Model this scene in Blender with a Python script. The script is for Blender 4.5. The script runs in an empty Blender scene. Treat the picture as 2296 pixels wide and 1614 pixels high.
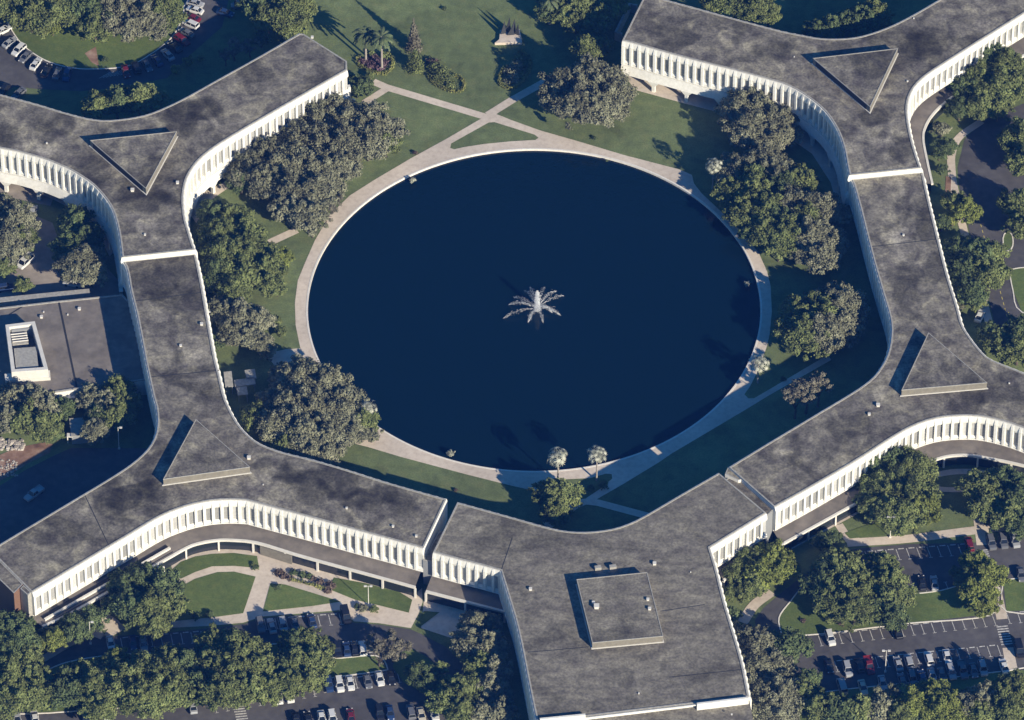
import bpy, math, random
from mathutils import Vector, Matrix
from mathutils.geometry import tessellate_polygon
R_ = math.radians
rnd = random.Random(7)
scene = bpy.context.scene
COL = scene.collection

# ---------------------------------------------------------------- camera, sky, sun
F_PX, W_PX, H_PX = 16000.0, 2295.0, 1614.0      # focal length and frame in picture units
PXM = 9.2                                        # picture units per metre at the frame centre
PITCH = R_(45.5)
DIST = F_PX / PXM
CAM = Vector((0, -DIST*math.cos(PITCH), DIST*math.sin(PITCH)))
FWD = Vector((0, math.cos(PITCH), -math.sin(PITCH)))
UPV = Vector((0, math.sin(PITCH), math.cos(PITCH)))
cd = bpy.data.cameras.new('camera'); cam = bpy.data.objects.new('camera', cd); COL.objects.link(cam)
cam.location = CAM; cam.rotation_euler = (math.pi/2 - PITCH, 0, 0)
cd.sensor_width = 36; cd.sensor_fit = 'HORIZONTAL'; cd.lens = F_PX/W_PX*36
cd.clip_start = 10; cd.clip_end = 12000
scene.camera = cam

SUN_EL = R_(24.0); SUN_AZ = Vector((0.63, -0.777, 0)).normalized()
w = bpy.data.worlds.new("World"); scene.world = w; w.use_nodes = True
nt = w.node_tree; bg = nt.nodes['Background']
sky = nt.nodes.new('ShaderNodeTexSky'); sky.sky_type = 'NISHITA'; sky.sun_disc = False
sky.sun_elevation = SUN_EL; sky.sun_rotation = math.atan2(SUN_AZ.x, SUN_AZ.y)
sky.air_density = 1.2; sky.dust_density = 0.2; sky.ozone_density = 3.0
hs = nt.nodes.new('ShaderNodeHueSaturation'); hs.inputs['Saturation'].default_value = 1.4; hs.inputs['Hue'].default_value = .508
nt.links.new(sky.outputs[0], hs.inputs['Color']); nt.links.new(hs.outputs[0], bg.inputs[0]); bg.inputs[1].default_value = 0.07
sl = bpy.data.lights.new('sun', 'SUN'); sl.energy = 5.0; sl.angle = R_(0.5); sl.color = (1.0, 0.895, 0.71)
sun = bpy.data.objects.new('sun', sl); COL.objects.link(sun)
sv = Vector((SUN_AZ.x*math.cos(SUN_EL), SUN_AZ.y*math.cos(SUN_EL), math.sin(SUN_EL)))
sun.rotation_euler = sv.to_track_quat('Z', 'Y').to_euler(); sun.location = sv*300
scene.view_settings.view_transform = 'Standard'; scene.view_settings.look = 'None'
scene.view_settings.exposure = 0.63; scene.view_settings.gamma = 1.0

# ---------------------------------------------------------------- helpers
def W(px, py, z=0.0):
    """where the place seen at picture point (px,py) stands, at height z"""
    d = FWD*F_PX + Vector((1, 0, 0))*(px - W_PX/2) - UPV*(py - H_PX/2)
    t = (z - CAM.z)/d.z
    p = CAM + d*t
    return Vector((p.x, p.y, z))
def WL(pts, z=0.0): return [W(x, y, z) for x, y in pts]
def v2(p): return Vector((p[0], p[1]))

def tag(o, label=None, cat=None, group=None, kind=None):
    if label: o['label'] = label
    if cat: o['category'] = cat
    if group: o['group'] = group
    if kind: o['kind'] = kind
    return o
def empty(name, loc, rz=0.0, label=None, cat=None, group=None):
    o = bpy.data.objects.new(name, None); COL.objects.link(o)
    o.location = loc; o.rotation_euler = (0, 0, rz); o.empty_display_size = 0.5
    return tag(o, label, cat, group)
def ob(name, me, parent=None, mat=None, loc=None, rz=None):
    o = bpy.data.objects.new(name, me); COL.objects.link(o)
    if parent: o.parent = parent
    if loc is not None: o.location = loc
    if rz is not None: o.rotation_euler = (0, 0, rz)
    if mat:
        if not me.materials: me.materials.append(mat)
        if me.materials[0] is not mat:
            o.material_slots[0].link = 'OBJECT'; o.material_slots[0].material = mat
    return o

class MB:
    def __init__(s): s.v = []; s.f = []; s.sm = []
    def add(s, vs, fs, smooth=False):
        b = len(s.v); s.v += [tuple(p) for p in vs]; s.f += [tuple(b+i for i in f) for f in fs]; s.sm += [smooth]*len(fs)
    def box(s, x0, x1, y0, y1, z0, z1):
        s.add([(x0,y0,z0),(x1,y0,z0),(x1,y1,z0),(x0,y1,z0),(x0,y0,z1),(x1,y0,z1),(x1,y1,z1),(x0,y1,z1)],
              [(0,3,2,1),(4,5,6,7),(0,1,5,4),(1,2,6,5),(2,3,7,6),(3,0,4,7)])
    def hexa(s, p):   # 8 points, bottom 4 ccw then top 4
        s.add(p, [(0,3,2,1),(4,5,6,7),(0,1,5,4),(1,2,6,5),(2,3,7,6),(3,0,4,7)])
    def prism(s, poly, z0, z1, bottom=False, top=True):
        n = len(poly); P = [(p[0],p[1],z0) for p in poly]+[(p[0],p[1],z1) for p in poly]
        s.add(P, [(i,(i+1)%n,n+(i+1)%n,n+i) for i in range(n)])
        if top: s.sheet(poly, z1)
        if bottom: s.sheet(poly, z0, flip=True)
    def sheet(s, poly, z, holes=(), flip=False):
        loops = [[Vector((p[0],p[1],0)) for p in poly]]+[[Vector((p[0],p[1],0)) for p in h] for h in holes]
        tr = tessellate_polygon(loops)
        vs = [(p.x,p.y,z) for l in loops for p in l]
        fs = []
        for a,b,c in tr:
            A,B,C = vs[a],vs[b],vs[c]
            cr_ = (B[0]-A[0])*(C[1]-A[1])-(B[1]-A[1])*(C[0]-A[0])
            if abs(cr_) < 1e-9: continue
            if (cr_ < 0) != flip: a,c = c,a
            fs.append((a,b,c))
        s.add(vs, fs)
    def tube(s, pts, rad, n=8, cap=True, smooth=True):
        pts = [Vector(p) for p in pts]; vs = []; m = len(pts)
        for i,p in enumerate(pts):
            d = (pts[min(i+1,m-1)]-pts[max(i-1,0)]).normalized()
            a = d.orthogonal().normalized() if abs(d.z) < 0.99 else Vector((1,0,0))
            if abs(d.z) < 0.99: a = d.cross(Vector((0,0,1))).normalized()
            b = d.cross(a).normalized(); r = rad[i] if hasattr(rad,'__len__') else rad
            vs += [p+a*(r*math.cos(2*math.pi*k/n))+b*(r*math.sin(2*math.pi*k/n)) for k in range(n)]
        fs = [(i*n+k,i*n+(k+1)%n,(i+1)*n+(k+1)%n,(i+1)*n+k) for i in range(m-1) for k in range(n)]
        s.add(vs, fs, smooth)
        if cap: s.add(vs[:n], [tuple(range(n))]); s.add(vs[-n:], [tuple(reversed(range(n)))])
    def mesh(s, name):
        me = bpy.data.meshes.new(name); me.from_pydata(s.v, [], s.f)
        me.polygons.foreach_set('use_smooth', s.sm); me.update(); return me
    def build(s, name, mat, parent=None, loc=None, rz=None):
        return ob(name, s.mesh(name), parent, mat, loc, rz)

def area(poly):
    n = len(poly); return sum(poly[i][0]*poly[(i+1)%n][1]-poly[(i+1)%n][0]*poly[i][1] for i in range(n))/2
def length(pts): return sum((v2(pts[i+1])-v2(pts[i])).length for i in range(len(pts)-1))
def catmull(pts, sub=8):
    P = [v2(p) for p in pts]
    if len(P) < 3: return P
    E = [P[0]*2-P[1]]+P+[P[-1]*2-P[-2]]; out = []
    for i in range(1, len(E)-2):
        a,b,c,d = E[i-1],E[i],E[i+1],E[i+2]
        for k in range(sub):
            t = k/sub
            out.append(0.5*((2*b)+(c-a)*t+(2*a-5*b+4*c-d)*t*t+(3*b-a-3*c+d)*t**3))
    out.append(P[-1]); return out
def resample(pts, n):
    pts = [v2(p) for p in pts]; L = length(pts); out = [pts[0]]; acc = 0; i = 0
    for k in range(1, n):
        tgt = L*k/n
        while i < len(pts)-2 and acc+(pts[i+1]-pts[i]).length < tgt: acc += (pts[i+1]-pts[i]).length; i += 1
        s = (pts[i+1]-pts[i]).length or 1e-6; out.append(pts[i].lerp(pts[i+1], min(1,(tgt-acc)/s)))
    out.append(pts[-1]); return out
def offset_closed(poly, d):     # d>0 = inward for ccw
    n = len(poly); out = []
    for i in range(n):
        a,b,c = v2(poly[i-1]),v2(poly[i]),v2(poly[(i+1)%n])
        d1 = (b-a).normalized() if (b-a).length > 1e-6 else (c-b).normalized()
        d2 = (c-b).normalized() if (c-b).length > 1e-6 else d1
        n1 = Vector((-d1.y,d1.x)); n2 = Vector((-d2.y,d2.x)); m = n1+n2
        m = m/max(0.35, m.length_squared/2) if m.length > 1e-3 else n1
        out.append(b+m*d)
    return out
def offset_open(pts, d):        # left side positive
    P = [v2(p) for p in pts]; out = []
    for i,b in enumerate(P):
        a = P[max(i-1,0)]; c = P[min(i+1,len(P)-1)]; t = (c-a).normalized()
        out.append(b+Vector((-t.y,t.x))*d)
    return out
def strip_poly(pts, width): return offset_open(pts, width/2)+list(reversed(offset_open(pts, -width/2)))

# ---------------------------------------------------------------- materials
def mat_new(name):
    m = bpy.data.materials.new(name); m.use_nodes = True
    return m, m.node_tree, m.node_tree.nodes['Principled BSDF']
def simple(name, col, rough=0.7, metal=0.0, spec=0.3):
    m, t, b = mat_new(name); b.inputs['Base Color'].default_value = (*col, 1); b.inputs['Roughness'].default_value = rough
    b.inputs['Metallic'].default_value = metal; b.inputs['Specular IOR Level'].default_value = spec; return m
def noisy(name, stops, scale=1.0, detail=6, rough=0.9, stretch=(1,1,1), second=None, bump=0.0, spec=0.15, dist=0.0, rand=0.0, rotz=0.0, nr=0.62, stain=None):
    """colour from layered noise; second = (scale, low, high) multiplies brightness by a coarser noise"""
    m, t, b = mat_new(name); N = t.nodes; L = t.links
    tc = N.new('ShaderNodeTexCoord'); mp = N.new('ShaderNodeMapping'); mp.inputs['Scale'].default_value = stretch
    mp.inputs['Rotation'].default_value = (0,0,rotz)
    L.new(tc.outputs['Object'], mp.inputs[0])
    n1 = N.new('ShaderNodeTexNoise'); n1.inputs['Scale'].default_value = scale; n1.inputs['Detail'].default_value = detail
    n1.inputs['Roughness'].default_value = nr; n1.inputs['Distortion'].default_value = dist
    L.new(mp.outputs[0], n1.inputs['Vector'])
    cr = N.new('ShaderNodeValToRGB'); L.new(n1.outputs[0], cr.inputs[0])
    e = cr.color_ramp.elements
    while len(e) < len(stops): e.new(0.5)
    for el,(p,c) in zip(e, stops): el.position = p; el.color = (*c, 1)
    out = cr.outputs[0]
    for sc_, lo, hi in (second or []):
        n2 = N.new('ShaderNodeTexNoise'); n2.inputs['Scale'].default_value = sc_; n2.inputs['Detail'].default_value = 4
        L.new(tc.outputs['Object'], n2.inputs['Vector'])
        mr = N.new('ShaderNodeMapRange'); mr.inputs[1].default_value = 0.36; mr.inputs[2].default_value = 0.64
        mr.inputs[3].default_value = lo; mr.inputs[4].default_value = hi; L.new(n2.outputs[0], mr.inputs[0])
        mx = N.new('ShaderNodeVectorMath'); mx.operation = 'SCALE'; L.new(out, mx.inputs[0]); L.new(mr.outputs[0], mx.inputs['Scale']); out = mx.outputs[0]
    for sc_, lo, hi, k, off in (stain or []):     # weather stains with an edge of their own
        n3 = N.new('ShaderNodeTexNoise'); n3.inputs['Scale'].default_value = sc_; n3.inputs['Detail'].default_value = 5; n3.inputs['Distortion'].default_value = .6
        m3 = N.new('ShaderNodeMapping'); m3.inputs['Location'].default_value = (off, off*2, 0); L.new(tc.outputs['Object'], m3.inputs[0]); L.new(m3.outputs[0], n3.inputs['Vector'])
        r3 = N.new('ShaderNodeMapRange'); r3.interpolation_type = 'SMOOTHSTEP'; r3.inputs[1].default_value = lo; r3.inputs[2].default_value = hi; r3.inputs[3].default_value = 1; r3.inputs[4].default_value = k
        L.new(n3.outputs[0], r3.inputs[0]); mx = N.new('ShaderNodeVectorMath'); mx.operation = 'SCALE'; L.new(out, mx.inputs[0]); L.new(r3.outputs[0], mx.inputs['Scale']); out = mx.outputs[0]
    if rand:
        oi = N.new('ShaderNodeObjectInfo'); mr = N.new('ShaderNodeMapRange'); mr.inputs[3].default_value = 1-rand; mr.inputs[4].default_value = 1+rand
        L.new(oi.outputs['Random'], mr.inputs[0]); mx = N.new('ShaderNodeVectorMath'); mx.operation = 'SCALE'
        L.new(out, mx.inputs[0]); L.new(mr.outputs[0], mx.inputs['Scale']); out = mx.outputs[0]
    L.new(out, b.inputs['Base Color']); b.inputs['Roughness'].default_value = rough; b.inputs['Specular IOR Level'].default_value = spec
    if bump:
        bp = N.new('ShaderNodeBump'); bp.inputs['Strength'].default_value = bump; bp.inputs['Distance'].default_value = 0.1
        L.new(n1.outputs[0], bp.inputs['Height']); L.new(bp.outputs[0], b.inputs['Normal'])
    return m

M = {}
M['grass'] = noisy('grass', [(0.3,(.115,.142,.064)),(0.5,(.138,.174,.074)),(0.75,(.172,.19,.082))], 0.35, 8, second=[(0.03,.84,1.12),(0.4,.9,1.08),(2.5,.85,1.1)], stain=[(.045,.54,.66,1.22,3),(.11,.57,.66,.82,9)])
M['grass2'] = noisy('grass_fresh', [(0.3,(.095,.132,.046)),(0.5,(.118,.162,.05)),(0.75,(.155,.18,.058))], 0.5, 8, second=[(0.05,.8,1.12),(2.5,.85,1.1)])
M['asphalt'] = noisy('asphalt', [(0.3,(.085,.082,.086)),(0.7,(.115,.11,.108))], 0.6, 8, second=[(0.05,.8,1.1),(0.4,.9,1.08)])
M['asphalt_pale'] = noisy('asphalt_pale', [(0.3,(.27,.235,.20)),(0.7,(.38,.335,.285))], 0.5, 8, second=[(0.08,.8,1.1)])
M['paving'] = noisy('paving', [(0.3,(.52,.44,.36)),(0.5,(.62,.535,.44)),(0.75,(.68,.60,.50))], 0.8, 8, second=[(0.06,.85,1.08)])
M['paving_white'] = noisy('lake_edge_concrete', [(0.3,(.66,.62,.55)),(0.7,(.78,.75,.68))], 1.2, 6)
M['soil'] = noisy('soil', [(0.3,(.12,.07,.05)),(0.5,(.26,.16,.11)),(0.7,(.4,.29,.22))], 0.25, 8)
M['rock'] = noisy('rock', [(0.3,(.2,.18,.15)),(0.7,(.55,.5,.44))], 0.8, 8, bump=.5)
M['roof'] = noisy('gravel_roof', [(0.33,(.105,.093,.085)),(0.45,(.16,.146,.124)),(0.55,(.215,.196,.158)),(0.68,(.33,.30,.22))], 0.2, 10, dist=.9, nr=.6,
                  second=[(0.35,.80,1.16),(1.8,.74,1.24)], stain=[(.055,.53,.61,.52,11),(.13,.55,.63,.70,37),(.09,.58,.68,1.35,73)])
M['roof2'] = noisy('gravel_roof_even', [(0.33,(.135,.122,.106)),(0.5,(.195,.179,.147)),(0.67,(.265,.243,.19))], 0.2, 10, nr=.6, dist=1.0, stretch=(.6,1.5,1), rotz=.15,
                  second=[(0.4,.84,1.12),(1.8,.76,1.22)], stain=[(.06,.55,.66,.66,5),(.15,.56,.64,.78,29)])
def blotches(m, spots):
    t = m.node_tree; N = t.nodes; L = t.links; b = N['Principled BSDF']; out = b.inputs['Base Color'].links[0].from_socket
    tc = N.new('ShaderNodeTexCoord'); nz = N.new('ShaderNodeTexNoise'); nz.inputs['Scale'].default_value = .16; nz.inputs['Detail'].default_value = 6; L.new(tc.outputs['Object'], nz.inputs['Vector'])
    for x, y, r, k in spots:
        p = W(x, y, 12.5); su = N.new('ShaderNodeVectorMath'); su.operation = 'SUBTRACT'; su.inputs[1].default_value = p; L.new(tc.outputs['Object'], su.inputs[0])
        sc_ = N.new('ShaderNodeVectorMath'); sc_.operation = 'MULTIPLY'; sc_.inputs[1].default_value = (1/r, 1.25/r, 0); L.new(su.outputs[0], sc_.inputs[0])
        le = N.new('ShaderNodeVectorMath'); le.operation = 'LENGTH'; L.new(sc_.outputs[0], le.inputs[0])
        ad = N.new('ShaderNodeMath'); ad.operation = 'MULTIPLY_ADD'; ad.inputs[1].default_value = 3.2; L.new(nz.outputs[0], ad.inputs[0]); L.new(le.outputs['Value'], ad.inputs[2])
        mr = N.new('ShaderNodeMapRange'); mr.interpolation_type = 'SMOOTHSTEP'; mr.inputs[1].default_value = 2.3; mr.inputs[2].default_value = 3.0; mr.inputs[3].default_value = k*.82 if k < 1 else k; mr.inputs[4].default_value = 1; L.new(ad.outputs[0], mr.inputs[0])
        mx = N.new('ShaderNodeVectorMath'); mx.operation = 'SCALE'; L.new(out, mx.inputs[0]); L.new(mr.outputs[0], mx.inputs['Scale']); out = mx.outputs[0]
    L.new(out, b.inputs['Base Color'])
blotches(M['roof'], [(575,168,5,.6),(437,248,5.5,.6),(400,285,5,.65),(327,460,5.5,.6),(120,292,5,.65),(100,325,6,1.3),(300,1112,5,.55),(335,1095,4,.6),(690,1080,6,.6),(650,1062,4,.65),(835,1112,5,.55),(900,1128,4,.6),(130,1190,6,.8),
    (1953,272,3.2,.55),(2065,102,6,.6),(1745,118,4.5,.65),(1880,120,4,.75),(1905,950,5,.7),(2010,540,5,1.25),(405,700,5,1.3),(430,780,4,1.25),(2030,600,5,1.25),(2240,880,5,.75),(475,880,4,.75),(380,650,4,.7)])
M['terrace'] = noisy('terrace_roof', [(0.3,(.16,.145,.13)),(0.7,(.24,.21,.18))], 0.5, 8, second=[(0.2,.8,1.1)])
M['concrete'] = noisy('white_concrete', [(0.3,(.66,.65,.60)),(0.55,(.76,.75,.70)),(0.8,(.82,.81,.77))], 1.2, 6, second=[(0.15,.92,1.04)])
M['coping'] = noisy('coping', [(0.3,(.27,.26,.235)),(0.7,(.42,.41,.37))], 1.5, 5)
M['tan'] = noisy('tan_stucco', [(0.3,(.17,.158,.132)),(0.7,(.23,.213,.175))], 1.0, 5)
M['white'] = noisy('white_paint', [(0.3,(.58,.56,.51)),(0.7,(.68,.66,.61))], 1.0, 5)
M['brick'] = noisy('brown_brick', [(0.3,(.13,.075,.05)),(0.7,(.22,.13,.09))], 3, 6, stretch=(1,1,3))
M['glass'] = simple('dark_glass', (.02,.025,.03), .15, 0, .6)
M['blind'] = noisy('window_blind', [(0.3,(.30,.30,.295)),(0.7,(.44,.44,.42))], 1.3, 4, rough=.4, spec=.5, rand=.35)
M['shadegrey'] = simple('grey_metal', (.25,.26,.27), .5)
M['bronze'] = simple('dark_bronze', (.05,.055,.06), .6, .3)
M['dark'] = simple('dark_recess', (.03,.032,.036), .8)
M['line'] = noisy('line_paint', [(0.35,(.30,.29,.27)),(0.6,(.62,.61,.58))], 2.5, 6)
M['yellow_line'] = simple('yellow_paint', (.5,.42,.12), .8)
M['trunk'] = noisy('bark', [(0.3,(.07,.055,.045)),(0.7,(.14,.115,.095))], 3, 5)
M['palm_trunk'] = noisy('palm_trunk', [(0.3,(.24,.21,.18)),(0.7,(.36,.33,.29))], 2, 5)
def foliage(name, c0, c1, c2, rand=.15):
    m = noisy(name, [(0.3,c0),(0.5,c1),(0.7,c2)], 0.9, 5, rough=.75, second=[(0.28,.62,1.2)], rand=rand, spec=.25)
    return m
M['g'] = foliage('leaves_green', (.078,.105,.036),(.135,.165,.058),(.215,.235,.09))
M['k'] = foliage('leaves_dark', (.05,.078,.034),(.088,.122,.05),(.14,.172,.068))
M['o'] = foliage('leaves_olive', (.115,.122,.078),(.18,.186,.118),(.285,.28,.19))
M['y'] = foliage('leaves_yellow_green', (.085,.11,.024),(.155,.185,.045),(.25,.27,.075))
M['p'] = foliage('leaves_bare', (.09,.085,.062),(.16,.15,.108),(.27,.25,.18))
M['w'] = foliage('leaves_silver', (.20,.22,.17),(.36,.37,.29),(.52,.51,.42), .05)
M['r'] = foliage('leaves_red', (.06,.045,.036),(.11,.08,.062),(.20,.155,.115))
M['hedge'] = foliage('hedge_leaves', (.09,.11,.03),(.19,.2,.06),(.3,.29,.1))
M['purple'] = foliage('purple_leaves', (.045,.03,.035),(.10,.06,.075),(.17,.12,.12))
M['frond'] = foliage('palm_leaves', (.035,.06,.028),(.075,.10,.048),(.14,.16,.08))
# water
m, t, b = mat_new('lake_water'); M['water'] = m
b.inputs['Base Color'].default_value = (.002,.010,.018,1); b.inputs['Roughness'].default_value = .12; b.inputs['IOR'].default_value = 1.33
n = t.nodes.new('ShaderNodeTexNoise'); n.inputs['Scale'].default_value = .9; n.inputs['Detail'].default_value = 4
tc = t.nodes.new('ShaderNodeTexCoord'); t.links.new(tc.outputs['Object'], n.inputs['Vector'])
bp = t.nodes.new('ShaderNodeBump'); bp.inputs['Strength'].default_value = .12; bp.inputs['Distance'].default_value = .15
t.links.new(n.outputs[0], bp.inputs['Height']); t.links.new(bp.outputs[0], b.inputs['Normal'])
m, t, b = mat_new('spray'); M['spray'] = m
b.inputs['Base Color'].default_value = (.8,.82,.84,1); b.inputs['Roughness'].default_value = .6; b.inputs['Alpha'].default_value = .4
m, t, b = mat_new('spray_core'); M['spray_core'] = m
b.inputs['Base Color'].default_value = (.8,.82,.84,1); b.inputs['Roughness'].default_value = .6; b.inputs['Alpha'].default_value = .7

# ---------------------------------------------------------------- ground and lake
LC = (W(690,690)+W(1704,690))/2
top_, bot_ = W(1197,337,-.3), W(1197,1058,-.3)
LR = (W(1704,690)-W(690,690)).length/2
LC = Vector((LC.x, (top_.y+bot_.y)/2, 0)); LRY = (top_.y-bot_.y)/2
print('lake radius', LR, LRY)
def lake(r, n=160): return [(LC.x+(LR+r)*math.cos(2*math.pi*i/n), LC.y+(LRY+r)*math.sin(2*math.pi*i/n)) for i in range(n)]
g = MB(); B = 3500
g.sheet([(-B,-B),(B,-B),(B,B),(-B,B)], 0, holes=[lake(.02)])
tag(g.build('lawn', M['grass']), kind='structure')
g = MB(); g.sheet(lake(.6), -0.45)
tag(g.build('lake_water', M['water']), kind='structure')
g = MB(); a, b_ = lake(0), lake(.45); n = len(a)
vs = [(p[0],p[1],-1.2) for p in a]+[(p[0],p[1],.09) for p in a]+[(p[0],p[1],.09) for p in b_]+[(p[0],p[1],0) for p in b_]
fs = [(q*n+i, q*n+(i+1)%n, (q+1)*n+(i+1)%n, (q+1)*n+i) for q in range(3) for i in range(n)]
g.add(vs, fs); tag(g.build('lake_edge', M['paving_white']), kind='structure')

RING = [(1094,258),(1070,271),(999,312.5),(921,355),(839,403.5),(784,438.5),(740,481),(706,538.5),(684,588.5),(667.5,628.5),(661,678.5),(662.5,728.5),(670,766),(679,807),
 (700,858),(732,905),(762,955),(770,988),(784,992),(824,1002),(899,1024.5),(1049,1064.5),(1147,1089),(1207.5,1103),(1211,1084),(1257,1075),(1322,1072),(1358,1062),(1371,1063),(1372,1073),
 (1345,1096),(1312,1118),(1300,1119),(1280,1127),(1217,1172),(1228,1184),(1292,1140),(1324,1127),(1397,1085),(1477.5,1036),(1505,1017),(1672,918),(1721,888),(1863,807),(1858,800),(1846,801),(1721,875),(1690,893),(1677,893),(1668,884),(1680,868),(1697.5,834),
 (1719,776),(1725,750),(1730,698.5),(1727,641),(1719,608),(1700,566),(1667.5,526),(1620,478),(1572.5,433.5),(1555,411),(1551,392.5),(1522.5,380),(1397.5,347.5),(1297.5,317.5),(1210,292.5),(1147.5,270),(1128,262),(1112,256)]
ISL = [(1009,332),(1011,322),(1095,275),(1108,274),(1198,302),(1207,309),(1200,314),(1147,317),(1085,323),(1040,330),(1018,335)]
g = MB(); g.sheet(WL(RING), .04, holes=[lake(.45), WL(ISL)])
for pts, wd in (([(1262,161),(1147,225),(1094,258)],2.3),([(836,183),(866,196),(980,230),(1094,264)],2.2),([(816,231),(867,199)],2.0),
                ([(1313,1124),(1340,1127),(1456,1158)],2.1),([(600,546),(665,516)],2.2),([(1226,1182),(1290,1133)],2.0)):
    g.sheet(strip_poly(WL(pts), wd), .045+rnd.random()*.01)
g.sheet(WL([(618,788),(640,783),(672,781),(690,812),(730,860),(640,850),(600,800)]), .03)
g.sheet(WL([(1395,165),(1424,202),(1530,231),(1625,256),(1690,278),(1760,303),(1820,345),(1862,410),(1884,500),(1900,480),(1885,380),(1845,305),(1760,258),(1650,225),(1500,185)]), .034)
g.sheet(WL([(-60,385),(-60,405),(30,409),(110,443),(175,475),(218,520),(245,575),(262,560),(240,480),(190,435),(100,400)]), .034)
# walk beside the west wings (lake side)
g.sheet(WL([(425,480),(452,432),(470,425),(530,395),(538,404),(470,450),(440,500)]), .03)
tag(g.build('lake_path', M['paving']), kind='structure')

def ground_sheet(name, mat, polys, z, kind='structure'):
    g = MB()
    for i, p in enumerate(polys): g.sheet(WL(p), z+i*.004)
    return tag(g.build(name, M[mat]), kind=kind)
def kerb(mb, pts, wd=.3, h=.13, z=0):
    P = WL(pts) if not isinstance(pts[0], Vector) else pts
    P = catmull(P, 4); mb.prism(strip_poly(P, wd), z, z+h)

# car parks and roads
AS_NW = [(-80,-90),(545,-90),(512,0),(498,60),(430,120),(375,175),(270,195),(180,205),(90,200),(30,195),(5,212),(-80,190)]
AS_S = [(70,1512),(100,1486),(150,1455),(200,1432),(262,1425),(335,1422),(450,1410),(545,1399),(589,1385),(690,1377),(761,1371),(794,1396),(849,1400),(921,1411),(944,1421),(999,1450),(1036,1486),(1049,1535),(1060,1660),(-60,1700),(-60,1610),(40,1560)]
AS_SE = [(1905,1232),(1970,1225),(2034,1220),(2195,1216),(2420,1190),(2450,1700),(1780,1700),(1730,1500),(1697,1430),(1692,1390),(1712,1362),(1750,1330),(1800,1290),(1860,1252)]
AS_E = [(2212,266),(2300,230),(2430,220),(2430,800),(2240,770),(2209,641),(2173,521),(2149,413),(2146,375),(2162,312)]
AS_SW = [(-60,1125),(60,1052),(120,1022),(160,1004),(325,1005),(345,1010),(345,1080),(100,1240),(-60,1330)]
ground_sheet('car_park_asphalt', 'asphalt', [AS_NW, AS_S, AS_SE, AS_E, AS_SW], .02)
ground_sheet('service_yard', 'asphalt_pale', [[(-20,440),(118,500),(150,590),(240,600),(275,640),(270,662),(-20,680)],
                                              [(-40,400),(30,411),(120,443),(113,462),(-40,430)]], .021)
# planted islands and lawns above the asphalt and paving
NWI = [(-60,-60),(5,20),(20,57),(50,100),(100,135),(160,152.5),(225,155),(290,147.5),(337,122.5),(382,87.5),(405,50),(412.5,15),(410,-60)]
MED_S1 = [(78,1516),(150,1485),(260,1468),(400,1462),(560,1450),(690,1440),(738,1475),(842,1470),(868,1498),(850,1505),(718,1524),(560,1560),(420,1578),(250,1588),(75,1600),(20,1590)]
MED_S2 = [(888,1466),(925,1455),(958,1474),(1010,1528),(1004,1545),(960,1560),(905,1530),(880,1495)]
MED_SE = [(1752,1424),(1746,1385),(1772,1348),(1815,1300),(1880,1286),(2020,1300),(2030,1329),(2110,1324),(2222,1296),(2226,1376),(2030,1398),(1834,1422)]
MED_SE2 = [(2248,1300),(2420,1290),(2420,1362),(2256,1371)]
MED_SE3 = [(1790,1560),(1900,1545),(2050,1530),(2250,1505),(2420,1495),(2440,1690),(1790,1690)]
I_E1 = [(2248,535),(2252,524),(2262,522),(2269,530),(2270,550),(2262,562),(2250,560)]
I_E2 = [(2262,605),(2300,600),(2400,600),(2400,720),(2290,700),(2270,650)]
isl = [NWI, MED_S1, MED_SE, MED_SE2, MED_SE3, I_E1, I_E2]
ground_sheet('planted_islands', 'grass2', isl+[MED_S2], .06)
# courtyard paving south of the buildings
PL1 = [(382,1262),(430,1238),(500,1224),(574,1230),(661,1256),(814,1297),(932,1330),(946,1318),(947,1350),(938,1376),(921,1408),(849,1397),(794,1393),(760,1368),(690,1374),(589,1382),(545,1396),(470,1403),(372,1408),(350,1392),(392,1318),(404,1299),(386,1277)]
PL2 = [(950,1345),(1012,1340),(1080,1352),(1060,1400),(1011,1430),(944,1408)]
g = MB(); g.sheet(WL(PL1), .04); g.sheet(WL(PL2), .036)
for i,(pts, wd) in enumerate((([(1898,1217),(2034,1208),(2184,1189),(2400,1165)],2.6),([(1905,1214),(1880,1176)],2.0),([(1905,1210),(1975,1166),(2010,1130)],1.9),
                ([(2191,1150),(2200,1222)],2.4),([(2212,1265),(2233,1330),(2246,1388)],2.6),([(2259,1452),(2266,1490),(2274,1520)],2.6),
                ([(1770,1226),(1968,1120),(2040,1085),(2110,1062),(2180,1058),(2280,1075)],1.8),
                ([(2200,272),(2150,308),(2133,345),(2133,385),(2138,420),(2161,521),(2196,641),(2211,703),(2226,757)],2.0),
                ([(1664,1396),(1690,1357),(1730,1327)],2.6),([(60,1500),(160,1440),(240,1400)],2.0),([(205,1425),(232,1395),(262,1420)],5.0),
                ([(2060,1084),(2110,1097),(2170,1098)],1.6))):
    g.sheet(strip_poly(catmull(WL(pts),6), wd), .044+.003*i)
tag(g.build('courtyard_paving', M['paving']), kind='structure')
LAWNS = [[(386,1277),(405,1260),(437,1248),(475,1242),(525,1240),(576,1247),(581,1274),(525,1269),(475,1270),(437,1283),(405,1298)],
 [(397,1320),(437,1298),(487,1283),(525,1282),(573,1293),(545,1375),(487,1383),(370,1395),(345,1360)],
 [(606,1308),(640,1311),(764,1349),(700,1359),(589,1371)],
 [(749,1295),(819,1308),(896,1328),(924,1345),(916,1374),(851,1358),(796,1345),(734,1320)],
 [(950,1370),(985,1373),(944,1404),(932,1403)],
 [(1893,1195),(1975,1166),(1985,1200),(1905,1208)]]
ground_sheet('courtyard_lawns', 'grass2', LAWNS, .10)
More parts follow.
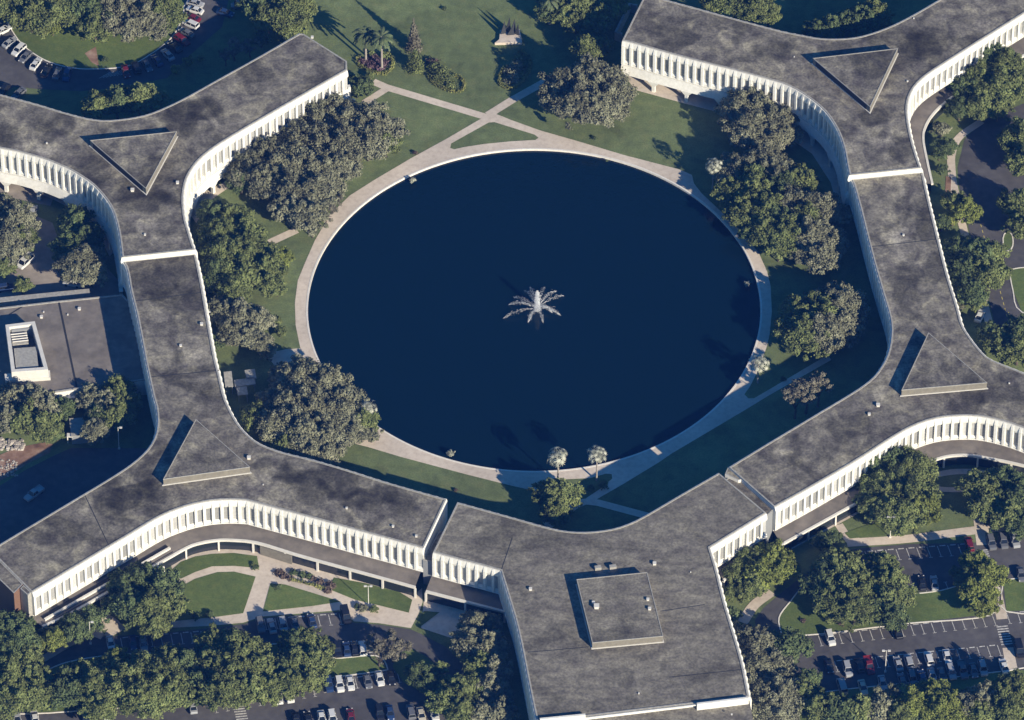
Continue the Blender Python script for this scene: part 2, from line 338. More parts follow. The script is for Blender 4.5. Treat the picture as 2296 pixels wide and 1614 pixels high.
ground_sheet('soil_bank', 'soil', [[(-30,1040),(0,1020),(40,1003),(100,992),(118,996),(112,1015),(60,1040),(20,1068),(-30,1095)],[(190,120),(215,105),(222,150),(205,140)],[(2120,395),(2132,398),(2130,440),(2118,440)]], .07)
g = MB()
for p in isl: kerb(g, WL(p+[p[0]]), .28, .15)
tag(g.build('kerbs', M['paving_white']), kind='structure')

# painted stall lines, crossings
g = MB()
def stalls(p0, p1, n, back, skip=()):
    a, b = W(*p0), W(*p1); u = (b-a)/n; bd = (W(*back)-a)
    for i in range(n+1):
        if i in skip: continue
        s = a+u*i; dash = 5
        g.sheet(strip_poly([s, s+bd], .16), .065)
        e = s+bd; g.sheet(strip_poly([e-u.normalized()*.45, e+u.normalized()*.45], .14), .069)
        if i < n: g.sheet(strip_poly([s+u*.22, s+u*.78], .3), .067)
stalls((1834,1425),(2224,1380),17,(1842,1448))
stalls((1915,1238),(2170,1219),11,(1924,1262))
stalls((1870,1482),(2235,1446),16,(1878,1506)); stalls((2030,1334),(2200,1322),7,(2022,1312))
stalls((592,1388),(760,1376),7,(598,1412)); stalls((700,1532),(890,1506),8,(706,1556))
stalls((270,1430),(450,1415),8,(275,1455)); stalls((480,1574),(700,1538),9,(486,1598))
stalls((2256,1374),(2400,1364),6,(2264,1398)); stalls((740,1470),(842,1462),4,(735,1445))
for cx, cy, ang in ((2204,1243,0),(2252,1427,0),(538,1595,0)):
    n_ = 4 if cy == 1243 else 8
    for k in range(n_):
        p = W(cx+(k-n_/2)*1.5, cy+(k-n_/2)*(5.6 if n_ == 8 else 4.6)); u = (W(cx+30,cy-3)-W(cx,cy)).normalized()
        g.sheet(strip_poly([p-u*1.35, p+u*1.35], .38), .068)
for k in range(7):     # hatched bay in the north west car park
    p = W(222+k*8, 176+k*-1.2); q = W(222+k*8+26, 176+k*-1.2-14); g.sheet(strip_poly([p, q], .16), .06)
tag(g.build('parking_lines', M['line']), kind='structure')
g = MB()
for pts in ([(2188,466),(2212,556)],[(2238,640),(2268,750)],[(2260,700),(2275,760)]):
    a, b = W(*pts[0]), W(*pts[1]); L_ = (b-a).length; u = (b-a)/L_; k = 0
    while k*2.0 < L_: g.sheet(strip_poly([a+u*(k*2), a+u*(k*2+1)], .18), .066); k += 1
tag(g.build('road_centre_lines', M['yellow_line']), kind='structure')

# ---------------------------------------------------------------- the curved office buildings
H, PB, TZ = 13.7, 5.8, 3.6        # roof, underside of the precast panels, terrace roof
MW, PD = 2.12, .74                  # panel width and depth
PH = H-PB
def panel_geo(mb, T=lambda p: p):
    def hx(x0,x1,pts):   # extrude a (y,z) profile (ccw seen from +x) from x0 to x1
        n = len(pts); vs = [T((x0,y,z)) for y,z in pts]+[T((x1,y,z)) for y,z in pts]
        mb.add(vs, [(i,(i+1)%n,n+(i+1)%n,n+i) for i in range(n)]+[tuple(reversed(range(n))), tuple(range(n,2*n))])
    f = .29*MW
    # upright fin with a sloping head and foot
    hx(0, f, [(-.02,.02),(-PD,.35),(-PD,PH-1.15),(-.28,PH-.02),(-.02,PH-.02)][::-1])
    # hood between fins
    hx(f, MW, [(-.02,PH-2.3),(-.42,PH-2.1),(-.55,PH-1.5),(-.25,PH-.04),(-.02,PH-.04)][::-1])
    # sloping sill and lower lip
    hx(f, MW, [(-.02,.85),(-.50,.72),(-.55,.9),(-.12,1.4),(-.02,1.4)][::-1])
    hx(f, MW, [(-.02,.04),(-.70,.30),(-.70,.45),(-.02,.55)][::-1])
    # splayed cheek beside the fin
    hx(f, f+.12, [(-.02,.9),(-.30,.9),(-.30,PH-2.0),(-.02,PH-2.0)][::-1])
pm = MB(); panel_geo(pm); PANEL = pm.mesh('facade_panel'); PANEL.materials.append(M['concrete'])
wm = MB(); wm.box(.29*MW+.13, MW-.03, -.10, -.03, 1.5, PH-2.0); WINDOW = wm.mesh('window'); WINDOW.materials.append(M['blind'])

def column_mesh(h, top=1.5, base=.45):
    m = MB()
    m.hexa([(-base,-.35,0),(base,-.35,0),(base,.35,0),(-base,.35,0),(-base*.9,-.4,h*.6),(base*.9,-.4,h*.6),(base*.9,.4,h*.6),(-base*.9,.4,h*.6)])
    m.hexa([(-base*.9,-.4,h*.6),(base*.9,-.4,h*.6),(base*.9,.4,h*.6),(-base*.9,.4,h*.6),(-top,-.5,h),(top,-.5,h),(top,.5,h),(-top,.5,h)])
    return m.mesh('column')
COLUMN = column_mesh(3.4); COLUMN.materials.append(M['concrete'])
PIER = MB(); PIER.box(-.22,.22,-.22,.22,0,TZ-.5); PIER = PIER.mesh('column'); PIER.materials.append(M['white'])

def office(label, edges, h=H, roofmat='roof', joints=()):
    """edges: (kind, base, picture points at roof height), anticlockwise. kind: panel / many / plain; base: pilotis / podium / none"""
    dz = h-H
    root = empty('office_building', (0,0,0), 0, label, 'building')
    outline = []; segs = []
    for kind, base, pts in edges:
        P = WL(pts, h); P = catmull(P, 8) if len(P) > 2 else [v2(p) for p in P]
        n = max(1, round(length(P)/MW)) if kind != 'plain' else max(1, len(P)-1 if len(P) > 2 else 1)
        Q = resample(P, n); segs.append((kind, base, Q)); outline += Q[:-1]
    assert area(outline) > 0, label
    root.location = (0,0,0)
    r = MB(); r.sheet(outline, h); r.build('roof', M[roofmat], root)
    # coping along the whole edge
    ins = offset_closed(outline, .38); n = len(outline); c = MB()
    vs = [(p[0],p[1],h-.05) for p in outline]+[(p[0],p[1],h+.16) for p in outline]+[(p[0],p[1],h+.16) for p in ins]+[(p[0],p[1],h-.02) for p in ins]
    c.add(vs, [(q*n+i,q*n+(i+1)%n,(q+1)*n+(i+1)%n,(q+1)*n+i) for q in range(3) for i in range(n)]); c.build('coping', M['coping'], root)
    # upper storeys wall, soffit, set-back ground floor
    u = MB(); u.prism(outline, PB+dz-.35, h-.05, bottom=True, top=False); u.build('wall', M['concrete'], root)
    gf = offset_closed(outline, 3.2); q = MB(); q.prism(gf, 0, PB+dz-.35, top=False); q.build('ground_floor_wall', M['glass'], root)
    cnt = 0; rest = MB(); restw = MB(); beam = MB(); hasbeam = False
    for kind, base, Q in segs:
        if kind in ('panel','many'):
            for a, b in zip(Q[:-1], Q[1:]):
                d = b-a; ang = math.atan2(d.y, d.x); s = d.length/MW
                if kind == 'panel' and cnt < 100:
                    p = ob('facade_panel', PANEL, root, None, (a.x,a.y,PB+dz), ang); p.scale = (s,1,1)
                    ob('window', WINDOW, p); cnt += 1
                else:
                    Mx = Matrix.Translation((a.x,a.y,PB+dz)) @ Matrix.Rotation(ang,4,'Z') @ Matrix.Diagonal((s,1,1,1))
                    panel_geo(rest, lambda p: Mx @ Vector(p))
                    x0,x1,z0,z1 = .29*MW+.13, MW-.03, 1.5, PH-2.0
                    restw.add([Mx @ Vector(p) for p in ((x0,-.1,z0),(x1,-.1,z0),(x1,-.1,z1),(x0,-.1,z1))], [(0,1,2,3)])
        if base == 'pilotis':
            hasbeam = True
            o1 = offset_open(Q, -.7); o2 = offset_open(Q, -1.35); o3 = offset_open(Q, .2); m = len(Q)
            vs = [(p[0],p[1],PB+dz-.02) for p in o3]+[(p[0],p[1],PB+dz-.02) for p in o1]+[(p[0],p[1],3.4) for p in o2]+[(p[0],p[1],3.4) for p in o3]
            beam.add(vs, [(k*m+i,(k+1)%4*m+i,(k+1)%4*m+i+1,k*m+i+1) for k in range(4) for i in range(m-1)]+[tuple(k*m for k in range(4)), tuple(k*m+m-1 for k in reversed(range(4)))])
            L_ = length(Q); k = max(2, round(L_/9.0)); C_ = resample(offset_open(Q, -.9), k)
            for i, p in enumerate(C_):
                if i in (0,): p = C_[0].lerp(C_[1], .55) if False else p
                t_ = C_[min(i+1,k)]-C_[max(i-1,0)]
                ob('column', COLUMN, root, None, (p.x,p.y,0), math.atan2(t_.y,t_.x))
    if rest.v:
        o = rest.build('facade_panel', M['concrete'], root); o['kind'] = 'stuff'
        o = restw.build('window', M['blind'], root); o['kind'] = 'stuff'
    if hasbeam: beam.build('beam', M['concrete'], root)
    if joints:
        for a, b in joints:
            j = MB(); j.sheet(strip_poly([W(*a,h), W(*b,h)], .22), h+.012); j.build('roof_seam', M['dark'], root)
    return root, outline

def vent(parent, px, py, h, s=.8, mat='white'):
    p = W(px, py, h); m = MB(); s *= .62; m.box(p.x-s/2,p.x+s/2,p.y-s/2,p.y+s/2,h,h+s*.7); m.box(p.x-s*.62,p.x+s*.62,p.y-s*.62,p.y+s*.62,h+s*.7,h+s*.85)
    m.build('roof_vent', M[mat], parent)
def penthouse(parent, pts, h, wall='tan', ph=2.0, roofmat='roof', louvre=None):
    P = [v2(p) for p in WL(pts, h+ph)]
    if area(P) < 0: P.reverse()
    o = MB(); o.prism(P, h, h+ph-.03, top=False); pw = o.build('rooftop_plant_room', M[wall], parent)
    r = MB(); r.sheet(P, h+ph-.02); r.build('plant_room_roof', M[roofmat], pw)
    if louvre:
        a, b_ = (v2(p) for p in WL([pts[louvre[0]], pts[louvre[1]]], h+ph)); k = (b_-a).normalized(); nn = Vector((k.y,-k.x)) if (sum(P, Vector((0,0)))/len(P)-a).dot(Vector((k.y,-k.x))) < 0 else Vector((-k.y,k.x))
        l = MB(); l.prism(strip_poly([a+k*1.2+nn*.05, b_-k*1.2+nn*.05], .12) if area(strip_poly([a+k*1.2+nn*.05, b_-k*1.2+nn*.05], .12)) > 0 else strip_poly([a+k*1.2+nn*.05, b_-k*1.2+nn*.05], .12)[::-1], h+.3, h+ph-.1); l.build('louvre', M['dark'], pw)
    ins = offset_closed(P, .14); out = offset_closed(P, -.04); c = MB(); n = len(P)
    vs = [(p[0],p[1],h+ph-.08) for p in out]+[(p[0],p[1],h+ph+.08) for p in out]+[(p[0],p[1],h+ph+.08) for p in ins]+[(p[0],p[1],h+ph-.05) for p in ins]
    c.add(vs, [(q*n+i,q*n+(i+1)%n,(q+1)*n+(i+1)%n,(q+1)*n+i) for q in range(3) for i in range(n)]); c.build('coping', M['coping'], pw)
    out = offset_closed(P, -.22); b = MB(); b.prism(out, h+.02, h+.16); b.build('base_curb', M['white'], pw)

# north west building
b1, ol1 = office('white ribbed Y-shaped office block north-west of the lake, its end wall near paired palms', [
 ('many','none',[(671,76),(574,132),(500,173),(425,215),(375,240),(325,259),(262,269.5),(212,269),(150,255),(75,232.5),(0,212.5),(-150,170),(-260,138)]),
 ('plain','none',[(-260,138),(-260,240)]),
 ('panel','pilotis',[(-260,240),(-150,288),(-60,315),(0,332),(33,338),(65,346.5),(104.5,358),(131,369),(157,380),(183,395.7),(204,410),(222,427),(238,446),(251,466),(261,493),(269,528.5),(275,577)]),
 ('plain','none',[(275,577),(436,560)]),
 ('panel','pilotis',[(436,560),(430,545),(422.5,520),(415,495),(410.5,463.5),(410.5,433.5),(416,406),(425,386),(440,365),(462,344),(500,317.5),(574,273.5),(674,216),(777.5,157)]),
 ('plain','none',[(777.5,157),(777.5,138)]),('plain','none',[(777.5,138),(681,77)]),('plain','none',[(681,77),(671,76)])])
penthouse(b1, [(202,315),(396,295),(327,423)], H, louvre=(0,2))
for x,y,s in ((325,527,.7),(398,411,1.0),(297,428,1.2),(105,322,.6),(700,85,.9)): vent(b1, x, y, H, s)

HL = 12.0
# south west building
b2, ol2 = office('white ribbed Y-shaped office block, south-west of the lake, long facade over a curved courtyard terrace', [
 ('many','none',[(276,586),(286,605),(295,653.5),(307.5,703.5),(317.5,753.5),(327.5,807),(332.5,832),(345,889.5),(352,915),(354,947),(349,977),(332,1007),(300,1037),(250,1071),(150,1131),(0,1221),(-22,1235)]),
 ('plain','none',[(-22,1235),(71,1328)]),
 ('panel','podium',[(71,1328),(275,1207),(350,1162),(400,1140),(450,1126),(500,1120),(550,1121),(574,1127),(649,1147),(724,1167),(799,1188),(874,1208),(949,1229)]),
 ('plain','none',[(949,1229),(1000,1120)]),
 ('many','none',[(1000,1120),(874,1084.5),(774,1053),(699,1031),(624,1012),(574,991),(537.5,957),(512.5,914.5),(500,882),(490,838),(480,799),(465,716),(450,630),(437,569)]),
 ('plain','none',[(437,569),(276,586)])], h=HL, joints=[((301,675),(455,655)),((336,845),(492,830)),((190,1110),(245,1225))])
penthouse(b2, [(439,940),(560,1047),(366,1074.5)], HL)
for x,y,s in ((452,728,1.0),(405,776,.8),(777,1140,.7),(881,1181,.8),(933,1203,.8),(558,1028,1.2),(470,700,.5),(590,1087,.4)): vent(b2, x, y, HL, s)
# north east building
b3, ol3 = office('white ribbed Y-shaped office block, north-east of the lake, triangular plant room, arcade of columns underneath', [
 ('plain','none',[(1446,-12),(1395,91)]),
 ('panel','pilotis',[(1395,91),(1422.5,97.5),(1497.5,119),(1572.5,139),(1647.5,157.5),(1721,177.5),(1759,189),(1796,207.5),(1834,235),(1859,261),(1880,296),(1893,333),(1900,370),(1905,393)]),
 ('plain','none',[(1905,393),(2063,377)]),
 ('many','podium',[(2063,377),(2056,358),(2044,318),(2035,275),(2032.5,240),(2039,212.5),(2055,187.5),(2084,163),(2146,123),(2184,99),(2295,30),(2400,-34)]),
 ('plain','none',[(2400,-34),(2310,-118)]),
 ('many','none',[(2310,-118),(2106,0),(2059,27.5),(2009,54),(1959,74),(1909,86),(1846,87.5),(1796,79.5),(1721,63),(1497,2),(1446,-12)])])
penthouse(b3, [(1822,131),(2012,109),(1950,240)], H, louvre=(0,2))
for x,y,s in ((2034,183,.6),(1847,158,.8),(1884,191,.7),(2048,42,.5),(1780,128,.4)): vent(b3, x, y, H, s)
# south east building
b4, ol4 = office('white ribbed Y-shaped office block south-east of the lake, its terrace facing the car park', [
 ('many','none',[(1909,402),(1914,412),(1929,466),(1946,533.5),(1961,591),(1979,653.5),(1994,703.5),(1999,735),(1996.5,770),(1990,796),(1981,814.5),(1961,843),(1921,874.5),(1821,935),(1721,995),(1634,1048)]),
 ('plain','none',[(1634,1048),(1735,1137)]),
 ('panel','podium',[(1735,1137),(1821,1089.5),(1921,1031),(1996,983),(2046,955),(2096,938),(2146,932),(2196,933),(2246,943.5),(2295,960),(2400,1003),(2480,1040)]),
 ('plain','none',[(2480,1040),(2500,930)]),
 ('many','none',[(2500,930),(2400,885),(2295,837),(2221,807),(2196,786),(2172,755),(2156,729),(2144,686),(2121,611),(2096,511),(2079,441),(2067,386)]),
 ('plain','none',[(2067,386),(1909,402)])], h=HL, joints=[((1953,553),(2110,535))])
penthouse(b4, [(2081,746),(2021,874.5),(2212,858)], HL)
for x,y,s in ((2025,528,.7),(1968,910,1.2),(1948,930,.9),(2190,853,.9),(2120,870,.5),(2262,860,.5)): vent(b4, x, y, HL, s)
# central block
b5, ol5 = office('broad white ribbed office block at the bottom centre, with a square rooftop plant room', [
 ('plain','none',[(1025,1127),(971,1238)]),
 ('panel','podium',[(971,1238),(1030,1254),(1080,1267),(1123,1279)]),
 ('panel','none',[(1123,1279),(1147,1358),(1158,1395),(1170,1448),(1182,1510),(1197,1585),(1205,1619)]),
 ('plain','none',[(1205,1619),(1678,1562)]),
 ('many','none',[(1678,1562),(1662.5,1485),(1642.5,1415),(1622.5,1348),(1605,1278),(1590,1228)]),
 ('panel','podium',[(1590,1228),(1717,1150)]),
 ('plain','none',[(1717,1150),(1611,1061)]),
 ('many','none',[(1611,1061),(1522.5,1112),(1447.5,1156),(1410,1174.5),(1372.5,1186.5),(1322.5,1193),(1272.5,1192),(1222.5,1182),(1147.5,1161),(1025,1127)])],
 h=HL, roofmat='roof2', joints=[((1123,1279),(1148,1205)),((1183,1462),(1320,1450)),((1480,1370),(1580,1355)),((1500,1518),(1668,1500))])
penthouse(b5, [(1292.5,1299),(1450,1283),(1486,1426),(1327.5,1441)], HL, roofmat='roof2')
p5 = [c for c in b5.children if c.name.startswith('rooftop')][0]
for x,y,s in ((1467,1265,1.1),(1189,1322,1.0),(1432,1555,.5),(1640,1602,.5),(1548,1283,.4)): vent(b5, x, y, HL, s)
for x,y,s in ((1337,1362,1.6),(1330,1352,.9),(1452,1345,.9),(1456,1366,1.0)): vent(b5, x, y, HL+2, s)
m = MB()
for (x0,y0,x1,y1) in ((1333,1277,1347,1275),(1366,1275,1381,1273)):
    p, q = W(x0,y0,HL), W(x1,y1,HL); m.prism(strip_poly([p,q], .9), HL, HL+.9)
m.build('rooftop_unit', M['coping'], b5)
# lower rear roof of the central block
m = MB(); low = WL([(1206,1622),(1190,1760),(1715,1760),(1679,1566)], HL-1.2); m.prism(low, 0, HL-1.2, top=False); m.build('rear_wing_wall', M['concrete'], b5)
m = MB(); m.sheet(low, HL-1.19); m.build('rear_wing_roof', M['roof2'], b5)
m = MB()
for a, b in (((1210,1611),(1312,1601)),((1562,1577),(1678,1563))):
    P = WL([a, b], HL+.9); m.prism(strip_poly(P, .5), HL-1.3, HL+.9)
P = WL([(1315,1610),(1560,1581)], HL); m.prism(strip_poly(P, .25), HL, HL+.25)
m.build('parapet_wall', M['concrete'], b5)

def terrace(parent, edge, inner, h=TZ, step=8.3, cols=True, glass=True):
    """single storey wing: edge = front edge (left to right in the picture) at roof height"""
    E = catmull(WL(edge, h), 6) if len(edge) > 2 else [v2(p) for p in WL(edge, h)]
    I = [v2(p) for p in WL(inner, h)]
    poly = E+I[::-1]
    if area(poly) < 0: poly = poly[::-1]
    m = MB(); m.sheet(poly, h); m.build('terrace_roof', M['terrace'], parent)
    left = area(E+I[::-1]) > 0      # inner side is on the left of E
    s = 1 if left else -1
    f = MB(); a = offset_open(E, -s*.12); b = offset_open(E, s*.45); n = len(E)
    P = a+b[::-1]
    if area(P) < 0: P = P[::-1]
    f.prism(P, h-.42, h+.14, bottom=True); f.build('fascia', M['white'], parent)
    if glass:
        g_ = offset_open(E, s*.38); gm = MB()
        gm.add([(p[0],p[1],0) for p in g_]+[(p[0],p[1],h-.3) for p in g_], [(i,i+1,n+i+1,n+i) for i in range(n-1)])
        gm.build('glazed_front', M['glass'], parent)
    if cols:
        C_ = resample(offset_open(E, s*.12), max(1, round(length(E)/step)))
        for i, p in enumerate(C_):
            t_ = C_[min(i+1,len(C_)-1)]-C_[max(i-1,0)]
            ob('column', PIER, parent, None, (p.x,p.y,0), math.atan2(t_.y,t_.x))
terrace(b2, [(96,1405),(160,1375),(225,1338),(322,1283),(382,1249),(412,1232),(437,1221),(475,1213),(512,1211),(574,1217),(661,1243),(736,1264),(814,1285),(891,1306),(930,1317)],
        [(60,1380),(275,1245),(350,1200),(450,1165),(550,1158),(724,1200),(874,1240),(947,1270)])
terrace(b5, [(954,1326),(1131,1372)], [(975,1270),(1120,1310)])
terrace(b5, [(1622,1301),(1694,1263)], [(1600,1265),(1716,1190)])
terrace(b4, [(1752,1222),(1769,1212),(1868,1157),(1961,1105),(2015,1067),(2071,1041),(2121,1024),(2171,1021),(2221,1029),(2271,1039),(2340,1058),(2480,1110)],
        [(1733,1190),(1821,1125),(1921,1070),(1996,1020),(2096,980),(2196,975),(2295,1000),(2480,1080)])
terrace(b3, [(2091,412),(2080,363),(2071,313),(2076,283),(2096,252),(2131,221),(2180,187),(2295,125),(2400,60)],
        [(2062,412),(2050,355),(2035,300),(2045,240),(2100,200),(2180,150),(2295,80),(2400,30)], cols=False)
# light well and rail along the west terrace
m = MB(); A, B_ = W(100,1391,TZ), W(381,1230,TZ)
m.prism(strip_poly([A, B_], .55), TZ, TZ+.55); m.build('terrace_rail', M['white'], b2)
u = (B_-A).normalized(); nrm = Vector((-u.y,u.x,0))
m = MB(); m.sheet(strip_poly([A+nrm*1.1, B_+nrm*1.1], 1.4), TZ+.02); m.build('light_well', M['dark'], b2)
m = MB(); m.sheet(strip_poly([A-nrm*1.2, B_-nrm*1.2], .3), TZ+.02); m.build('gutter', M['dark'], b2)
# solid white entrance panel and glazed bay in the courtyard front
m = MB(); P = WL([(326,1292),(368,1269)], 2.6); m.prism(strip_poly(P, .25), .3, 2.6); m.build('entrance_screen', M['white'], b2)
m = MB(); P = WL([(583,1224),(654,1246)], 2.9); m.prism(strip_poly(P, .3), .1, 2.9); m.build('glazed_bay', M['tan'], b2)
# stair tower at the west end
def tower(parent, pts, h, mat, name='stair_tower'):
    P = [v2(p) for p in WL(pts, h)]
    if area(P) < 0: P.reverse()
    m = MB(); m.prism(P, 0, h-.02, top=False); tw = m.build(name, M[mat], parent)
    r = MB(); r.sheet(offset_closed(P, .3), h-.1); r.build('tower_roof', M['roof'], tw)
    c = MB(); a, b = P, offset_closed(P, .3); n = len(P)
    c.add([(p[0],p[1],h) for p in a]+[(p[0],p[1],h) for p in b], [(i,(i+1)%n,n+(i+1)%n,n+i) for i in range(n)]); c.build('tower_coping', M['coping'], tw)
    return tw
tower(b2, [(52,1309),(31,1330),(-62,1240),(-40,1217)], HL, 'brick')
tower(b2, [(70,1327),(53,1311),(45,1319),(62,1334)], HL, 'coping', 'concrete_pier')
tower(b4, [(1632,1046),(1625,1062),(1655,1076),(1668,1073)], HL-.4, 'concrete', 'concrete_pier')
# linking bridges between blocks
def link(label, pts, h, z0=0):
    P = [v2(p) for p in WL(pts, h)]
    if area(P) < 0: P.reverse()
    r = empty('link_bridge', (P[0].x, P[0].y, 0), 0, label, 'link bridge'); off = Vector((P[0].x, P[0].y))
    P = [p-off for p in P]
    m = MB(); m.prism(P, z0, h-.02, top=False, bottom=True); m.build('wall', M['shadegrey'], r)
    m = MB(); m.sheet(offset_closed(P,.2), h); m.build('roof', M['roof'], r)
    m = MB(); n = len(P); b = offset_closed(P,.3)
    m.add([(p[0],p[1],h+.1) for p in P]+[(p[0],p[1],h+.1) for p in b]+[(p[0],p[1],h-.1) for p in P]+[(p[0],p[1],h-.1) for p in b], [(i,(i+1)%n,n+(i+1)%n,n+i) for i in range(n)]+[(2*n+i,2*n+(i+1)%n,(i+1)%n,i) for i in range(n)]+[(3*n+(i+1)%n,3*n+i,n+i,n+(i+1)%n) for i in range(n)])
    m.build('coping', M['coping'], r)
    return r
link('narrow dark link in the gap between the south-west wing and the central block', [(983,1190),(1006,1197),(975,1262),(948,1256)], 8.2)
link('low flat-roofed link between the central block and the south-east wing', [(1620,1078),(1648,1064),(1734,1142),(1716,1160)], 10.6)

# ---------------------------------------------------------------- low building on the west side
SZ = 5.0
sb = empty('service_building', (0,0,0), 0, 'low flat brown-roofed service building west of the long wing, with walled plant enclosure on top', 'building')
P = [v2(p) for p in WL([(-80,700),(0,691),(120,677),(275,661),(310,700),(345,850),(178,872),(106,883),(100,884),(-80,900)][::-1], SZ)]
if area(P) < 0: P.reverse()
m = MB(); m.prism(P, 0, SZ-.02, top=False); m.build('wall', M['concrete'], sb)
m = MB(); m.sheet(P, SZ); m.build('roof', M['terrace'], sb)
m = MB(); q = offset_closed(P,.4); n = len(P)
m.add([(p[0],p[1],SZ-.1) for p in P]+[(p[0],p[1],SZ+.25) for p in P]+[(p[0],p[1],SZ+.25) for p in q]+[(p[0],p[1],SZ) for p in q], [(k*n+i,k*n+(i+1)%n,(k+1)*n+(i+1)%n,(k+1)*n+i) for k in range(3) for i in range(n)]); m.build('coping', M['coping'], sb)
m = MB()
for a, b, wd in (((132,677),(173,873),.45),((62,680),(20,706),.3)): m.prism(strip_poly(WL([a,b],SZ), wd), SZ, SZ+.06)
m.build('roof_seam', M['dark'], sb)
P = [v2(p) for p in WL([(12,728),(78,720),(108,828),(26,834)], SZ+3.6)]
if area(P) < 0: P.reverse()
q = offset_closed(P,.9); n = 4; m = MB()
m.add([(p[0],p[1],SZ) for p in P]+[(p[0],p[1],SZ+3.6) for p in P]+[(p[0],p[1],SZ+3.6) for p in q]+[(p[0],p[1],SZ) for p in q], [(k*n+i,k*n+(i+1)%n,(k+1)*n+(i+1)%n,(k+1)*n+i) for k in range(3) for i in range(n)])
m.build('plant_enclosure', M['white'], sb)
for pts, h_, mt in (([(24,747),(60,743),(64,769),(28,773)],2.2,'coping'),([(31,781),(81,777),(86,822),(36,827)],3.0,'coping'),([(22,728),(70,722),(72,736),(26,741)],2.8,'shadegrey')):
    P = [v2(p) for p in WL(pts, SZ+h_)]
    if area(P) < 0: P.reverse()
    m = MB(); m.prism(P, SZ, SZ+h_); m.build('cooling_unit', M[mt], sb)
for k in range(4):
    a, b_ = WL([(24+k*1.5,750+k*5.5),(60+k*1.2,746+k*5.5)], SZ+2.5); m = MB(); m.tube([a, b_], .16, 6); m.build('duct', M['white'], sb)
P = [v2(p) for p in WL([(10,838),(112,830),(113,846),(12,853)], SZ+1.0)]
if area(P) < 0: P.reverse()
m = MB(); m.prism(P, SZ, SZ+1.0); m.build('plant_step', M['white'], sb)
for x,y,s in ((93,712,1.0),(178,694,1.0),(152,706,.5),(98,700,.5)): vent(sb, x, y, SZ, s)
m = MB(); P = WL([(104,893),(168,886)], 3.3); m.prism(strip_poly(P, 1.6), 3.0, 3.3, bottom=True); m.build('door_canopy', M['white'], sb)
def wall_thing(name, label, cat, pts, z, wd, mat, z0=0, group=None):
    P = [v2(p) for p in WL(pts, z)]; o = Vector((P[0].x,P[0].y)); m = MB(); m.prism(strip_poly([p-o for p in P], wd), z0, z, bottom=z0 > 0)
    c = m.build(name, M[mat], None, (o.x,o.y,0)); return tag(c, label, cat, group)
wall_thing('boundary_wall', 'long grey wall north of the flat service building roof', 'wall', [(-40,676),(100,662),(201,652)], 3.5, 1.6, 'coping')
wall_thing('screen_wall', 'low white L-shaped wall beside the west end of the north-east wing', 'wall', [(1428,11),(1411,8),(1380,71),(1394,75)], 3.0, .6, 'coping')
wall_thing('screen_wall', 'white upright wall slab at the end of the north-west wing near the paired palms', 'wall', [(781,190),(783,196)], 4.6, .7, 'concrete')
# small gatehouse with white portal
gh = empty('gatehouse', W(173,980), 0, 'small grey flat-roofed kiosk with white portal frame beside the service road', 'kiosk')
def rel(root, pts, z): return [v2(p)-v2(root.location) for p in WL(pts, z)]
P = rel(gh, [(157,940),(192,938),(196,975),(161,978)], 2.8)
if area(P) < 0: P.reverse()
m = MB(); m.prism(P, 0, 2.8); m.build('wall', M['shadegrey'], gh)
m = MB(); m.prism(offset_closed(P,-.2), 2.8, 3.0, bottom=True); m.build('roof', M['coping'], gh)
a, b = rel(gh, [(150,976),(163,976)], 2.6); m = MB()
m.prism(strip_poly([a,a+(b-a).normalized()*.25],.25), 0, 2.5); m.prism(strip_poly([b,b-(b-a).normalized()*.25],.25), 0, 2.5); m.prism(strip_poly([a,b],1.2), 2.5, 2.8, bottom=True)
m.build('portal_frame', M['white'], gh)
# shade roofs by the west wing
for i,(pts, lab) in enumerate((([(501,834),(519,832),(523,866),(505,868)],'narrow pale shade roof nearest the long west wing'),
    ([(548,830),(571,827),(575,848),(553,850)],'small grey shade roof, upper right of the cluster by the west wing'),
    ([(524,852),(570,846),(573,861),(527,867)],'wide grey shade roof in the middle of the cluster by the west wing'),
    ([(530,868),(553,866),(556,884),(533,886)],'small pale shade roof, lowest of the cluster by the west wing'))):
    c = empty('shade_roof', W(pts[0][0],pts[0][1],2.8)*1, 0, lab, 'shade canopy', 'flat shade roofs beside the long west wing'); c.location.z = 0
    P = rel(c, pts, 2.8)
    if area(P) < 0: P.reverse()
    m = MB(); m.prism(P, 2.7, 2.85, bottom=True); m.build('canopy', M['coping'], c)
    for p in offset_closed(P,.25): q = MB(); q.box(p.x-.07,p.x+.07,p.y-.07,p.y+.07,0,2.7); q.build('post', M['shadegrey'], c)

